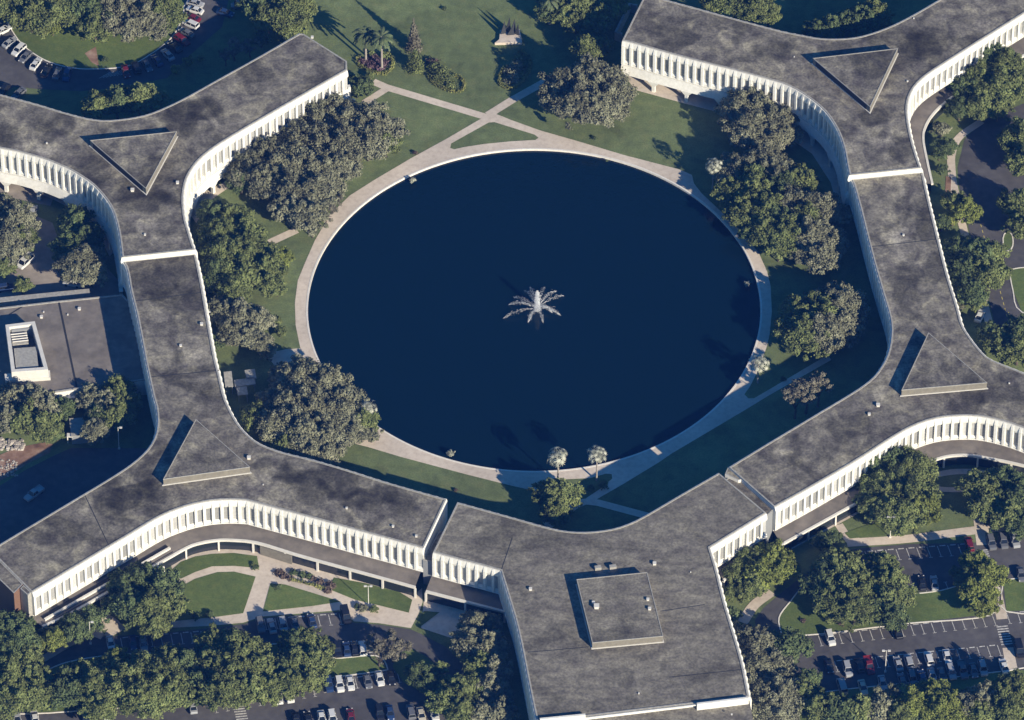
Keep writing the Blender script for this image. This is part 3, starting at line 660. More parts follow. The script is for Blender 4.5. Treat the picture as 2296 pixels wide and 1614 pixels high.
# ---------------------------------------------------------------- foliage
def leaves(mb, blobs, n, size, rr, inner=.25, flat=0.0):
    """n small leaf clumps spread through ellipsoidal blobs [(centre, radii)]"""
    wts = [b[1][0]*b[1][1]*.5+b[1][0]*b[1][2] for b in blobs]; tot = sum(wts)
    for (c, r), wt in zip(blobs, wts):
        for _ in range(int(n*wt/tot)):
            while True:
                d = Vector((rr.gauss(0,1), rr.gauss(0,1), rr.gauss(0,1)))
                if d.length > .01: break
            d.normalize()
            if d.z < -.35: d.z *= .4
            k = rr.random(); rad = (1-inner)+inner*k+rr.gauss(0,.20) if rr.random() < .85 else rr.uniform(.3,.9)
            p = Vector((c[0]+d.x*r[0]*rad, c[1]+d.y*r[1]*rad, c[2]+d.z*r[2]*rad))
            nrm = (d*1.0+Vector((rr.gauss(0,.55), rr.gauss(0,.55), rr.gauss(0,.55)+.35*(1-flat)))).normalized()
            a = nrm.orthogonal().normalized(); a = Matrix.Rotation(rr.uniform(0,6.28),3,nrm) @ a; b = nrm.cross(a)
            s_ = size*rr.uniform(.55,1.25); t_ = s_*rr.uniform(.55,.95); q = nrm*(s_*.18)
            mb.add([p-a*s_-q, p-b*t_, p+a*s_-q, p+b*t_], [(0,1,3),(1,2,3)])
def crown(seed, R, n, size, lobes=9, zr=.72, spread=.62):
    rr = random.Random(seed); blobs = [((0,0,0),(R*.62,R*.62,R*zr*.75))]
    for i in range(lobes):
        a = i*2.399+rr.uniform(-.4,.4); d = R*spread*math.sqrt((i+.6)/lobes)*rr.uniform(.85,1.12); r = R*rr.uniform(.17,.33)*(1.3 if lobes < 12 else 1)
        blobs.append(((d*math.cos(a), d*math.sin(a), R*zr*(.55-.75*(d/R)**1.3)+rr.uniform(-.12,.12)*R), (r, r, r*.8)))
    for i in range(lobes//3):        # loose sprays reaching past the main outline
        a = rr.uniform(0,6.28); d = R*rr.uniform(.86,1.08); r = R*rr.uniform(.09,.17); blobs.append(((d*math.cos(a), d*math.sin(a), R*rr.uniform(-.25,.3)), (r*1.3,r,r*.7)))
    for i in range(lobes//4):        # leaders standing above it
        a = rr.uniform(0,6.28); d = R*rr.uniform(.1,.6); r = R*rr.uniform(.10,.18); blobs.append(((d*math.cos(a), d*math.sin(a), R*zr*rr.uniform(.85,1.05)), (r,r,r*1.1)))
    m = MB(); leaves(m, blobs, n, size, rr); me = m.mesh('crown'); return me
BIG = [crown(10+i, 7.0, 17500, .30, 42, .70, .86) for i in range(4)]
MID = [crown(30+i, 4.6, 8800, .28, 26, .72, .84) for i in range(4)]
SML = [crown(50+i, 2.2, 2200, .22, 8) for i in range(3)]
def thin(seed, R, n, size):      # half-bare crown: clumps at the ends of limbs
    rr = random.Random(seed); blobs = []
    for i in range(26):
        a = rr.uniform(0,6.28); d = R*math.sqrt(rr.random())*.85; r = R*rr.uniform(.12,.2)
        blobs.append(((d*math.cos(a), d*math.sin(a), R*.5*(1-(d/R)**2)+rr.uniform(-.15,.15)*R), (r,r,r*.7)))
    m = MB(); leaves(m, blobs, n, size, rr, inner=.6); return m.mesh('crown')
THIN = [thin(70+i, 5.0, 4200, .21) for i in range(2)]
for me in BIG+MID+SML+THIN: me.materials.append(M['g'])
def trunk_mesh(seed, R, h):
    rr = random.Random(seed); m = MB(); r0 = .05*R+.08
    m.tube([(0,0,0),(.05*R*rr.uniform(-1,1),.05*R,h*.35),(0,0,h*.62)], [r0*1.25,r0,r0*.85], 8)
    for i in range(6):
        a = i*1.05+rr.uniform(-.3,.3); e = Vector((math.cos(a)*R*.62, math.sin(a)*R*.62, h*rr.uniform(.95,1.12)))
        m.tube([(0,0,h*.42),(e.x*.45,e.y*.45,h*.78),e], [r0*.6,r0*.42,r0*.12], 5)
    return m.mesh('trunk')
TR = {'b': [trunk_mesh(1,7.0,6.0), trunk_mesh(2,7.0,6.0)], 'm': [trunk_mesh(3,4.6,4.6)], 's': [trunk_mesh(4,2.2,2.2)]}
for l in TR.values():
    for me in l: me.materials.append(M['trunk'])
ORD = ['first','second','third','fourth','fifth','sixth','seventh','eighth','ninth','tenth','eleventh','twelfth','thirteenth','fourteenth','fifteenth','sixteenth','seventeenth','eighteenth','nineteenth','twentieth']
KIND = {'g':'green','k':'dark green','o':'grey-olive','y':'yellow-green','p':'half-bare brown'}
tc_ = [0]
def tree(cx, cy, r, kind, label, group, asp=1.0):
    rr = random.Random(int(cx*31+cy*7)); r *= 1.13; R = r/PXM
    if kind == 'p': me = rr.choice(THIN); R0, h0, tm = 5.0, 4.6, TR['m'][0]
    elif R > 5.2: me = rr.choice(BIG); R0, h0, tm = 7.0, 6.0, rr.choice(TR['b'])
    elif R > 2.9: me = rr.choice(MID); R0, h0, tm = 4.6, 4.6, TR['m'][0]
    else: me = rr.choice(SML); R0, h0, tm = 2.2, 2.2, TR['s'][0]
    s = R/R0; zc = h0*s*.55+ (h0*.45 if R > 2.9 else h0*.45*s)
    if group in ('trees north of the north-west block','trees above the north-east block') and R > 2.2: zc += 3.0
    if kind == 'p': zc = 8.0 if (cx > 1700 and 840 < cy < 900) else 3.6
    p = W(cx, cy, zc); name = {'g':'leafy_tree','k':'leafy_tree','o':'oak_tree','y':'leafy_tree','p':'bare_tree'}[kind]
    root = empty(name, (p.x, p.y, 0), rr.uniform(0,6.28), label, 'tree', group)
    c = ob('crown', me, root, M[kind], (0,0,zc)); c.scale = (s*1.03, s*1.03*asp, s*rr.uniform(.95,1.12))
    t_ = ob('trunk', tm, root); t_.scale = (s, s, zc/h0)
    return root
def zone(phrase, group, items):
    """trees of one stand, named by kind and place counted from the left"""
    by = {}
    for it in items: by.setdefault(it[3], []).append(it)
    for k, its in by.items():
        its.sort(key=lambda t: t[0])
        for i, it in enumerate(its):
            sz = 'large' if it[2] >= 50 else 'medium' if it[2] >= 30 else 'small'
            lab = (f"only {KIND[k]} tree {phrase}" if len(its) == 1 else f"{KIND[k]} tree, {ORD[i]} such from left {phrase}")
            tree(it[0], it[1], it[2], k, lab, group, it[4] if len(it) > 4 else 1.0)
zone('on the round car park island', 'trees on the round car park island', [(30,5,52,'g'),(70,40,42,'g'),(110,25,55,'g'),(118,62,22,'y'),(200,15,55,'k'),(212,62,38,'g'),(262,30,50,'o'),(295,62,38,'o'),(320,25,55,'o'),(365,30,45,'g'),(348,62,32,'o')])
zone('behind the north-west block', 'trees north of the north-west block', [(218,238,36,'g'),(262,226,40,'k'),(312,222,42,'g'),(345,225,30,'g'),(393,156,13,'y'),(422,138,13,'y'),(448,131,9,'y'),(525,112,30,'p'),(505,125,20,'p'),(560,105,24,'p')])
zone('left of the palm lawn', 'trees north-east of the north-west block', [(585,10,42,'k'),(600,45,38,'g'),(640,30,48,'g'),(672,20,38,'g'),(655,62,30,'g'),(640,88,16,'k'),(585,88,22,'k')])
zone('at the top centre', 'trees at the top centre', [(1235,18,30,'k'),(1265,30,32,'g'),(1305,18,42,'g'),(1345,38,36,'g'),(1375,12,35,'y'),(1290,50,28,'g'),(1330,80,30,'k'),(1315,108,34,'g'),(1345,105,26,'g'),(1225,40,18,'g')])
zone('north of the lake', 'grey oaks north of the lake', [(1270,195,52,'o'),(1325,185,60,'o'),(1370,205,48,'o'),(1300,235,55,'o'),(1345,240,48,'o'),(1250,225,38,'o')])
zone('beside the north-east arcade', 'oaks beside the arcade', [(1655,250,45,'o'),(1700,240,48,'o'),(1745,270,42,'o'),(1680,295,48,'o'),(1730,312,40,'o'),(1765,305,28,'o')])
zone('in the grove east of the lake', 'grove east of the lake', [(1660,385,46,'o'),(1712,372,48,'o'),(1640,430,38,'g'),(1690,425,50,'g'),(1745,395,46,'o'),(1790,410,42,'g'),(1665,475,40,'g'),(1720,475,50,'g'),(1775,460,48,'o'),(1830,470,45,'o'),(1865,480,34,'o'),(1720,520,40,'g'),(1770,525,45,'g'),(1820,530,48,'o'),(1862,540,38,'o'),(1840,580,38,'o'),(1800,565,30,'o'),(1680,520,24,'k'),(1700,450,44,'g'),(1750,500,44,'k'),(1800,500,44,'g'),(1755,430,44,'k'),(1690,400,40,'k'),(1640,405,30,'o'),(1745,560,28,'g')])
zone('in the big clump east of the lake', 'big clump east of the lake', [(1790,705,42,'g'),(1835,690,42,'g'),(1885,688,50,'o'),(1800,750,48,'g'),(1850,745,50,'o'),(1895,730,40,'o'),(1765,730,26,'g'),(1775,690,24,'g'),(1840,720,46,'g'),(1870,665,34,'o'),(1905,700,36,'o'),(1830,770,36,'g'),(1780,770,22,'g')])
zone('in the shaded south-east lawn', 'bare trees in the shade', [(1783,886,34,'p'),(1808,875,38,'p'),(1835,860,32,'p')])
zone('in the north-west lake grove', 'grove between the north-west block and the lake', [(705,272,46,'o'),(760,262,50,'o'),(815,275,52,'o'),(862,292,42,'o'),(660,315,44,'o'),(710,325,52,'o'),(770,322,54,'o'),(825,325,46,'o'),(865,325,30,'g'),(600,350,44,'o'),(650,368,52,'o'),(705,380,52,'o'),(760,372,44,'o'),(555,382,44,'o'),(600,400,48,'o'),(650,425,50,'o'),(700,435,46,'o'),(742,420,30,'o'),(540,408,30,'k'),(650,470,38,'o'),(690,485,42,'o'),(730,475,32,'p'),(745,450,25,'p'),(785,300,30,'o'),(700,510,18,'p')])
zone('beside the long west wing', 'trees beside the long west wing', [(478,482,35,'k'),(520,490,38,'g'),(500,530,44,'g'),(550,520,40,'g'),(470,545,30,'k'),(560,560,45,'g'),(510,580,46,'g'),(490,610,34,'k'),(550,620,42,'g'),(600,600,38,'g'),(525,650,34,'g'),(628,580,26,'y'),(605,640,30,'g'),(470,640,22,'k'),(465,505,18,'k'),(622,655,12,'g'),(500,700,36,'o'),(540,710,42,'o'),(580,720,32,'o'),(520,745,34,'o'),(560,755,32,'o'),(590,770,24,'o'),(600,790,20,'o'),(620,720,14,'g'),(630,745,14,'g'),(490,770,20,'k')])
zone('in the south-west lake clump', 'oak clump south-west of the lake', [(645,846,38,'o'),(685,850,50,'o'),(730,868,46,'o'),(770,900,42,'o'),(612,902,34,'o'),(650,908,52,'o'),(700,915,56,'o'),(755,930,46,'o'),(575,935,34,'g'),(625,955,46,'o'),(680,970,54,'o'),(735,980,46,'o'),(785,965,34,'o'),(640,1000,34,'g'),(690,1015,38,'o'),(735,1020,30,'o'),(815,945,30,'g'),(832,975,20,'o'),])
zone('by the south path bend', 'tree by the path bend', [(1235,1105,36,'g'),(1262,1110,38,'g'),(1245,1145,34,'g')])
zone('in the west yard', 'trees in the west yard', [(5,470,40,'o'),(35,500,45,'o'),(15,550,48,'o'),(45,540,35,'g'),(170,500,40,'k'),(195,535,38,'k'),(155,555,36,'k'),(205,575,30,'o'),(175,595,44,'o'),(205,615,34,'o'),(50,640,22,'g'),(8,600,25,'g')])
zone('below the service building', 'trees south of the service building', [(30,895,38,'o'),(70,900,42,'o'),(105,915,34,'o'),(60,940,40,'g'),(100,955,36,'g'),(15,935,36,'o'),(140,915,28,'k'),(205,890,34,'o'),(240,905,36,'o'),(262,880,38,'g'),(285,905,32,'g'),(265,930,36,'g'),(215,965,30,'o'),(220,930,26,'k'),(128,975,16,'k')])
zone('in the top right gardens', 'trees in the top right gardens', [(2170,125,40,'k'),(2210,130,48,'k'),(2250,155,45,'g'),(2195,180,44,'g'),(2240,200,48,'g'),(2280,190,36,'g'),(2165,200,36,'k'),(2200,235,38,'g'),(2150,245,28,'k'),(2235,245,30,'g'),(2110,290,22,'o'),(2120,330,26,'k'),(2105,345,18,'k'),(2110,380,16,'k'),(2290,310,45,'g'),(2300,360,40,'g')])
zone('along the east road', 'trees along the east road', [(2140,455,28,'g'),(2165,470,32,'y'),(2135,490,20,'y'),(2110,500,22,'k'),(2285,460,42,'g'),(2290,505,34,'g'),(2155,560,34,'k'),(2190,575,42,'k'),(2225,570,32,'g'),(2165,610,40,'k'),(2210,620,42,'g'),(2235,610,26,'g'),(2180,655,34,'k'),(2190,680,20,'g'),(2235,765,32,'g'),(2280,785,42,'g'),(2215,745,26,'k'),(2290,735,30,'k'),(2150,690,12,'o')])
zone('above the north-east block', 'trees above the north-east block', [(1610,5,38,'g'),(1650,12,36,'k'),(1690,20,44,'g'),(1722,30,30,'g'),(1960,32,36,'g'),(1935,42,40,'k'),(1900,55,36,'k'),(1865,62,34,'k'),(1830,70,28,'k'),(1975,50,26,'g')])
zone('fronting the south-east block', 'trees in front of the south-east block', [(1960,1050,40,'k'),(2000,1040,42,'k'),(2045,1055,46,'g'),(1985,1095,46,'g'),(2035,1105,52,'g'),(1975,1140,38,'g'),(2020,1155,46,'g'),(2065,1140,40,'y'),(1930,1075,24,'k'),(1945,1120,26,'k'),(2185,1085,34,'g'),(2215,1100,36,'g'),(2205,1140,32,'g'),(2255,1080,40,'k'),(2285,1110,42,'k'),(2265,1155,38,'g'),(2290,1175,32,'k'),(2230,1175,18,'k')])
zone('right of the central block', 'trees east of the central block', [(1680,1255,32,'g'),(1650,1285,26,'g'),(1735,1250,36,'y'),(1755,1275,30,'y'),(1710,1285,38,'y'),(1690,1310,28,'g'),(1635,1330,20,'g'),(1665,1335,20,'g'),(1840,1215,22,'k'),(1870,1205,18,'k'),(1640,1375,18,'k'),(1660,1430,32,'o'),(1700,1450,42,'o'),(1690,1500,44,'o'),(1740,1490,34,'o'),(1700,1560,44,'o'),(1755,1560,46,'o'),(1735,1600,44,'o'),(1690,1600,30,'o'),(1770,1450,40,'k'),(1805,1470,38,'k'),(1780,1500,36,'k')][:20])
zone('between the eastern parking rows', 'trees between the eastern parking rows', [(1870,1270,40,'g'),(1905,1270,36,'g'),(1845,1310,42,'k'),(1895,1315,46,'g'),(1930,1325,40,'g'),(1870,1350,42,'g'),(1915,1365,44,'g'),(1980,1270,32,'g'),(1995,1305,40,'g'),(2015,1335,34,'g'),(1985,1350,38,'g'),(2000,1380,34,'k'),(1960,1370,28,'k'),(2190,1265,34,'y'),(2215,1290,38,'y'),(2170,1300,28,'k'),(2190,1325,40,'y'),(2205,1355,30,'y'),(2145,1285,18,'k')])
zone('along the bottom right edge', 'trees along the bottom right edge', [(1800,1560,38,'g'),(1835,1590,42,'g'),(1880,1600,42,'k'),(1810,1525,26,'k'),(1930,1595,40,'g'),(1975,1590,40,'o'),(2010,1565,30,'o'),(2050,1580,44,'y'),(2090,1560,40,'y'),(2120,1595,44,'y'),(2160,1590,38,'o'),(2205,1570,40,'o'),(2240,1560,38,'g'),(2280,1550,44,'g'),(2260,1600,44,'g'),(2020,1610,38,'g'),(2195,1610,36,'g')])
zone('by the south-west terrace', 'trees by the south-west terrace', [(285,1315,38,'k'),(325,1300,40,'k'),(365,1320,42,'k'),(295,1360,42,'k'),(340,1365,46,'g'),(385,1360,32,'g'),(345,1400,34,'g'),(255,1355,24,'k'),(165,1400,28,'k'),(200,1390,32,'k'),(175,1415,28,'k'),(120,1435,26,'y'),(95,1445,20,'g'),(105,1420,18,'k')])
zone('below the brick tower', 'trees below the brick tower', [(20,1410,42,'k'),(50,1430,36,'k'),(15,1460,44,'k'),(60,1475,30,'g'),(20,1510,48,'g'),(65,1520,40,'g'),(30,1560,48,'g'),(85,1560,38,'g')])
zone('on the long south bank', 'trees on the long bank of the south car park', [(150,1520,30,'k'),(185,1510,34,'g'),(110,1540,30,'p'),(150,1555,40,'k'),(215,1540,44,'g'),(250,1500,34,'g'),(262,1475,24,'y'),(275,1540,46,'g'),(320,1510,44,'g'),(330,1560,50,'g'),(365,1520,44,'g'),(390,1555,40,'g'),(380,1480,34,'g'),(415,1490,38,'k'),(440,1530,32,'k'),(480,1440,34,'g'),(520,1450,40,'g'),(475,1490,42,'g'),(530,1500,48,'g'),(500,1550,44,'g'),(560,1460,34,'g'),(580,1500,40,'g'),(560,1545,40,'g'),(600,1545,34,'g'),(455,1560,24,'k'),(225,1590,36,'g'),(175,1590,28,'o'),(300,1595,38,'g'),(350,1600,36,'g')][:26])
zone('between the south parking rows', 'trees between the south parking rows', [(660,1440,30,'k'),(690,1440,32,'g'),(665,1485,38,'g'),(705,1480,36,'g'),(655,1530,34,'g'),(695,1525,30,'g'),(720,1450,24,'g'),(635,1500,26,'k'),(860,1445,36,'p'),(880,1460,38,'p'),(850,1470,28,'p')])
zone('left of the central block', 'trees left of the central block', [(1065,1400,32,'o'),(1095,1400,28,'o'),(1055,1440,36,'o'),(1095,1450,38,'o'),(1080,1490,34,'g'),(1110,1500,34,'o'),(1100,1535,32,'o'),(1120,1560,26,'o'),(1030,1550,38,'g'),(1000,1570,34,'g'),(1035,1590,36,'g'),(1080,1600,30,'o'),(1120,1600,32,'o'),(960,1530,24,'k'),(985,1500,20,'g'),(935,1510,26,'k'),(1005,1535,24,'g')])
zone('near the paired palms', 'shrubs by the end of the north-west block', [(797,180,18,'k'),(818,188,20,'k'),(800,205,18,'k'),(825,205,14,'k'),(830,170,10,'g')])

# small bushes
def bush(cx, cy, r, kind, label, group=None, name='shrub', flat=.7):
    R = r/PXM; p = W(cx, cy, R*.4); root = empty(name, (p.x,p.y,0), cx, label, 'shrub', group)
    me = SML[int(cx)%3]; s = R/2.2; c = ob('foliage', me, root, M[kind], (0,0,R*.45)); c.scale = (s,s,s*flat*1.2)
    t_ = ob('stem', TR['s'][0], root); t_.scale = (s,s,R*.45/2.2); return root
for a in ((235,134,10,'k','dark round bush alone on the round island lawn'),(996,20,7,'k','small dark bush alone on the open top lawn'),(931,343,7,'r','reddish small shrub beside the path north-west of the lake'),
          (1333,310,7,'k','small dark shrub north of the lake path below the grey oaks'),(1021,1099,6,'r','brown stunted shrub on the lawn south of the lake'),(1360,1540-1180,4,'g','tiny green shrub on the lawn near the silver palm'),
          (813,1372-8,13,'o','grey-green shrub at the foot of the courtyard lamp'),(838,1366,12,'g','green shrub right of the courtyard lamp'),(800,1360,9,'k','dark shrub left of the courtyard lamp'),
          (1352,1088,14,'g','green shrub in the planting wedge by the palms'),(1325,1095,11,'k','dark shrub in the planting wedge, lower left part'),(568,1265,7,'g','small spiky shrub on the crescent lawn'),
          (623,1316,10,'k','dark shrub with pale stones on the triangular lawn'),(470,1378,12,'k','dark hedge-like shrub below the large courtyard lawn'),(440,1382,12,'k','dark shrub left of others below the large courtyard lawn'),
          (1800,1392,7,'r','reddish stump-like shrub on the eastern parking lawn'),(1885,1397,9,'r','brown shrub at the edge of the eastern parking row'),(1755,850,8,'k','dark shrub by the lake path near the silver palm')):
    bush(*a)
for i, (x,y,r) in enumerate(((1009,1017,10),(924,404,9),(1674,637,8))):
    bush(x, y, r, 'w', ['pale leaning sapling over the water at the south lake edge','pale leaning sapling over the water at the north-west lake edge','pale broken sapling in the water at the east lake edge'][i], 'pale saplings at the lake edge', 'waterside_sapling', .9)

# hedged flower beds
def bed(name, label, ring, hedge_r, inner, z=.0, matr='hedge'):
    c = W(sum(p[0] for p in ring)/len(ring), sum(p[1] for p in ring)/len(ring)); root = empty(name, (c.x,c.y,0), 0, label, 'flower bed'); rr = random.Random(len(ring)*17+int(ring[0][0]))
    P = catmull(WL(ring), 5); P = resample(P, max(3, int(length(P)/.7))); bl = [((p.x-c.x, p.y-c.y, .45), (hedge_r,hedge_r,.55)) for p in P]
    m = MB(); leaves(m, bl, len(bl)*34, .2, rr); m.build('hedge', M[matr], root)
    for nm, mt, items in inner:
        m = MB(); bl = []
        for x,y,r,h_ in items: p = W(x,y,h_*.5); bl.append(((p.x-c.x,p.y-c.y,h_*.5),(r,r,h_*.6)))
        leaves(m, bl, sum(int(b[1][0]**2*95)+40 for b in bl), .26, rr); m.build(nm, M[mt], root)
bed('flower_bed', 'oval bed edged by a yellow-green hedge around the paired tall palms', [(806,128),(800,138),(806,148),(820,157),(842,165),(860,168),(874,160),(880,146),(876,130),(868,122)], .55,
    [('flowers','purple',[(815,138,1.5,.8),(828,146,1.5,.8),(840,134,1.6,.9),(850,150,1.5,.8),(858,140,1.4,.8),(835,126,1.2,.8)]),('shrubs','g',[(831,120,.9,1.2),(862,124,1.1,1.4)])])
bed('flower_bed', 'long hedged bed of shrubs right of the pink conical tree', [(962,172),(972,188),(992,200),(1012,207),(1032,206),(1041,192),(1034,178),(1020,172)], .55,
    [('shrubs','g',[(975,152,1.8,2.4),(990,160,1.9,2.2),(984,172,1.8,1.8),(1000,176,1.8,1.8),(1010,188,1.5,1.3)]),('flowers','r',[(965,138,1.2,1.6),(976,140,1.1,1.5)])])
bed('flower_bed', 'oval hedged bed of mixed shrubs south of the sculpture', [(1165,118),(1180,126),(1188,145),(1184,165),(1172,182),(1152,198),(1132,198),(1119,186),(1122,168),(1132,152)], .6,
    [('shrubs','o',[(1146,160,1.8,1.8),(1158,148,1.9,2.0),(1150,176,1.6,1.4),(1140,180,1.3,1.2)]),('flowers','g',[(1164,130,1.5,1.4),(1172,150,1.3,1.2),(1168,165,1.2,1.1)])])
bed('flower_bed', 'long red-leaved bed between the courtyard path and the terrace', [(655,1302),(690,1310),(728,1322)], .5,
    [('flowers','r',[(624,1283,1.1,.7),(636,1290,1.0,.7),(650,1296,.9,.6),(700,1296,.9,.7),(716,1304,1.0,.8),(740,1312,1.3,1.0),(735,1322,1.1,.9)]),('shrubs','k',[(658,1283,1.0,.9),(676,1287,1.0,.9),(692,1291,.9,.8),(600-28,1272,.8,.7)])])

# conical garden trees
def conic(label, bx, by, R, h, kind, name, taper=1.0):
    p = W(bx, by); root = empty(name, p, 0, label, 'tree'); rr = random.Random(int(bx)); bl = []
    for i in range(14):
        t_ = i/13; r = R*((1-t_)**taper*.92+.08); bl.append(((0,0,.5+t_*(h-.7)),(r,r,h/22+.25)))
    m = MB(); leaves(m, bl, int(R*h*105), .26, rr); m.build('crown', M[kind], root)
    m = MB(); m.tube([(0,0,0),(0,0,h*.9)], [.16,.04], 6); m.build('trunk', M['trunk'], root)
conic('tall conical tree with pinkish blossom on the top lawn', 928, 112, 2.1, 10.5, 'p', 'conical_tree')
conic('round-topped green columnar tree in front of the pink conical one', 931, 158, 2.2, 7.2, 'g', 'columnar_tree', .45)

# palms
def feather_frond(m, a, L, rise, droop, wd):
    pts = []; n = 7
    for i in range(n+1):
        t_ = i/n; pts.append(Vector((math.cos(a)*L*t_*(1-.12*t_), math.sin(a)*L*t_*(1-.12*t_), rise*math.sin(t_*1.9)-droop*t_*t_)))
    sd = Vector((-math.sin(a), math.cos(a), 0))
    for i in range(n):
        w0 = wd*math.sin(.35+2.5*(i/n)); w1 = wd*math.sin(.35+2.5*((i+1)/n)); dz = Vector((0,0,-.35))
        for s_ in (1,-1):
            A, B2 = pts[i], pts[i+1]; k = A.lerp(B2,.62)
            m.add([A, B2, B2+sd*s_*w1+dz*w1, k+sd*s_*w0+dz*w0, A+sd*s_*w0*.5+dz*w0*.5], [(0,1,2,3,4)])
def royal_palm(label, bx, by, h, L=3.4, group=None):
    p = W(bx, by); root = empty('palm_tree', p, bx, label, 'palm tree', group); rr = random.Random(int(bx))
    m = MB(); m.tube([(0,0,0),(0,0,h*.3),(0,0,h*.8),(0,0,h)], [.34,.28,.25,.17], 10); m.build('trunk', M['palm_trunk'], root)
    m = MB()
    for i in range(22):
        feather_frond(m, i*2.4+rr.uniform(-.1,.1), L*rr.uniform(.85,1.1), 1.3*(1-i/26)+.1, L*(.25+.6*i/22), .55)
    me = m.mesh('crown'); ob('crown', me, root, M['frond'], (0,0,h-.1))
royal_palm('left one of the paired tall palms in the oval hedged bed', 820, 137, 9.6, 3.6, 'paired tall palms')
royal_palm('right one of the paired tall palms in the oval hedged bed', 856, 155, 11.2, 3.8, 'paired tall palms')
royal_palm('tall palm with pale trunk among the top centre trees', 1231, 53, 8.4, 3.2)
royal_palm('young palm by the lower left corner of the west terrace', 122, 1442, 3.6, 2.6)
def silver_palm(label, bx, by, h, R=2.7, group='silver palms around the lake'):
    p = W(bx, by); root = empty('silver_palm', p, bx, label, 'palm tree', group); rr = random.Random(int(bx))
    m = MB(); m.tube([(0,0,0),(.1,0,h*.5),(0,0,h)], [.26,.2,.16], 8); m.build('trunk', M['palm_trunk'], root)
    m = MB()
    for i in range(30):
        a = i*2.4; el = math.asin(1-1.6*(i+.5)/30); d = Vector((math.cos(a)*math.cos(el), math.sin(a)*math.cos(el), math.sin(el)))
        c = d*R*rr.uniform(.45,.92); m.tube([(0,0,0), c], [.03,.02], 3, cap=False)
        nrm = (d+Vector((rr.uniform(-.4,.4),rr.uniform(-.4,.4),.5))).normalized(); u = nrm.orthogonal().normalized(); v = nrm.cross(u); q = 18; fr = .78*R/2.7
        ring = []
        for k in range(q):
            th = 2*math.pi*k/q; r_ = fr*(rr.uniform(1.0,1.35) if k%2 else .36); ring.append(c+u*r_*math.cos(th)+v*r_*math.sin(th)-nrm*(.25*r_))
        m.add([c]+ring, [(0,k+1,(k+1)%q+1) for k in range(q)])
    ob('crown', m.mesh('crown'), root, M['w'], (0,0,h+.2))
silver_palm('silver-leaved palm on the lawn north-east of the lake', 1597, 425, 8.3, 2.5)
silver_palm('silver-leaved palm on the east lake path', 1698, 858, 6.6, 2.9)
silver_palm('left silver-leaved palm of the pair at the south lake edge', 1250, 1078, 8.2, 3.1)
silver_palm('right silver-leaved palm of the pair at the south lake edge', 1337, 1077, 8.6, 2.7)
silver_palm('silver-leaved palm at the tip of the south-west oak clump', 826, 955, 6.0, 2.7)

# ---------------------------------------------------------------- sculpture, fountain, lamps, signs, bench
sc = empty('sculpture', W(1142,84), 0, 'dark sculpture of pointed metal sails on a pale stone plinth', 'sculpture')
P = rel(sc, [(1109,96),(1170,95),(1169,88),(1165,66),(1121,67),(1119,88)], .8)
if area(P) < 0: P.reverse()
m = MB(); m.prism(P, 0, .8); m.build('plinth', M['paving'], sc)
for bx, by, h_, wd_, an in ((-1.6,.6,4.2,1.5,.3),(-.4,1.2,5.2,1.7,-.25),(.9,.9,4.6,1.8,.5),(1.9,.2,4.0,1.3,-.5),(.3,.1,3.0,2.0,.1)):
    m = MB(); c_, s_ = math.cos(an), math.sin(an); f_ = lambda x,y,z: (bx+x*c_-y*s_, by+x*s_+y*c_, z)
    m.add([f_(-wd_/2,-.12,.8),f_(wd_/2,-.12,.8),f_(wd_/2,.12,.8),f_(-wd_/2,.12,.8),f_(wd_*.25,-.04,h_+.8),f_(wd_*.25,.04,h_+.8)], [(0,1,4),(3,5,2),(1,2,5,4),(0,4,5,3),(0,3,2,1)])
    m.build('blade', M['bronze'], sc)

fo = W(1204,694,-.45); fr_ = empty('fountain', fo, 0, 'white water jets spraying outward from the middle of the lake', 'fountain')
def spray(name, pts, rad, mat, seed, num=70, th=.035):
    rr = random.Random(seed); m = MB()
    for i in range(len(pts)-1):
        a, b = pts[i], pts[i+1]; d = (b-a).normalized()
        for _ in range(num):
            t_ = rr.random(); c = a.lerp(b,t_); r = rad[i]*(1-t_)+rad[i+1]*t_
            l = rr.uniform(.15,.55); c = c+Vector((rr.gauss(0,1),rr.gauss(0,1),rr.gauss(0,.6)))*r*.5; c.z = max(c.z, .02)
            u = d.cross(Vector((rr.gauss(0,1),rr.gauss(0,1),rr.gauss(0,1)))).normalized()*th*rr.uniform(.6,1.6); v = d.cross(u)
            m.add([c-d*l*.5, c+u, c+v, c-u, c-v, c+d*l*.5], [(0,1,2),(0,2,3),(0,3,4),(0,4,1),(5,2,1),(5,3,2),(5,4,3),(5,1,4)])
    m.build(name, M[mat], fr_)
tips = [(1128,715),(1140.6,684),(1175,653),(1187.5,645),(1221,645),(1247,654),(1263.5,664),(1256,708),(1217,724),(1184,724),(1150,668),(1238,702)]
for i, (x,y) in enumerate(tips):
    e = W(x,y,-.45)-fo; pk = 1.2+.2*(i%3); pts = [Vector((e.x*t_, e.y*t_, .2+4*pk*t_*(1-t_))) for t_ in (0,.15,.3,.45,.6,.75,.88,1)]
    spray('jet', pts, [.1,.2,.35,.5,.6,.6,.35,.1], 'spray', i, 44 if i%2 else 28, .024)
spray('central_jet', [Vector((0,0,z)) for z in (0,1.5,3,4.4,5.6,6.4)], [.95,.8,.7,.62,.5,.25], 'spray_core', 50, 170, .07)
m = MB(); m.tube([(0,0,-.1),(0,0,.12)], [.9,.8], 16); m.build('nozzle_float', M['shadegrey'], fr_)

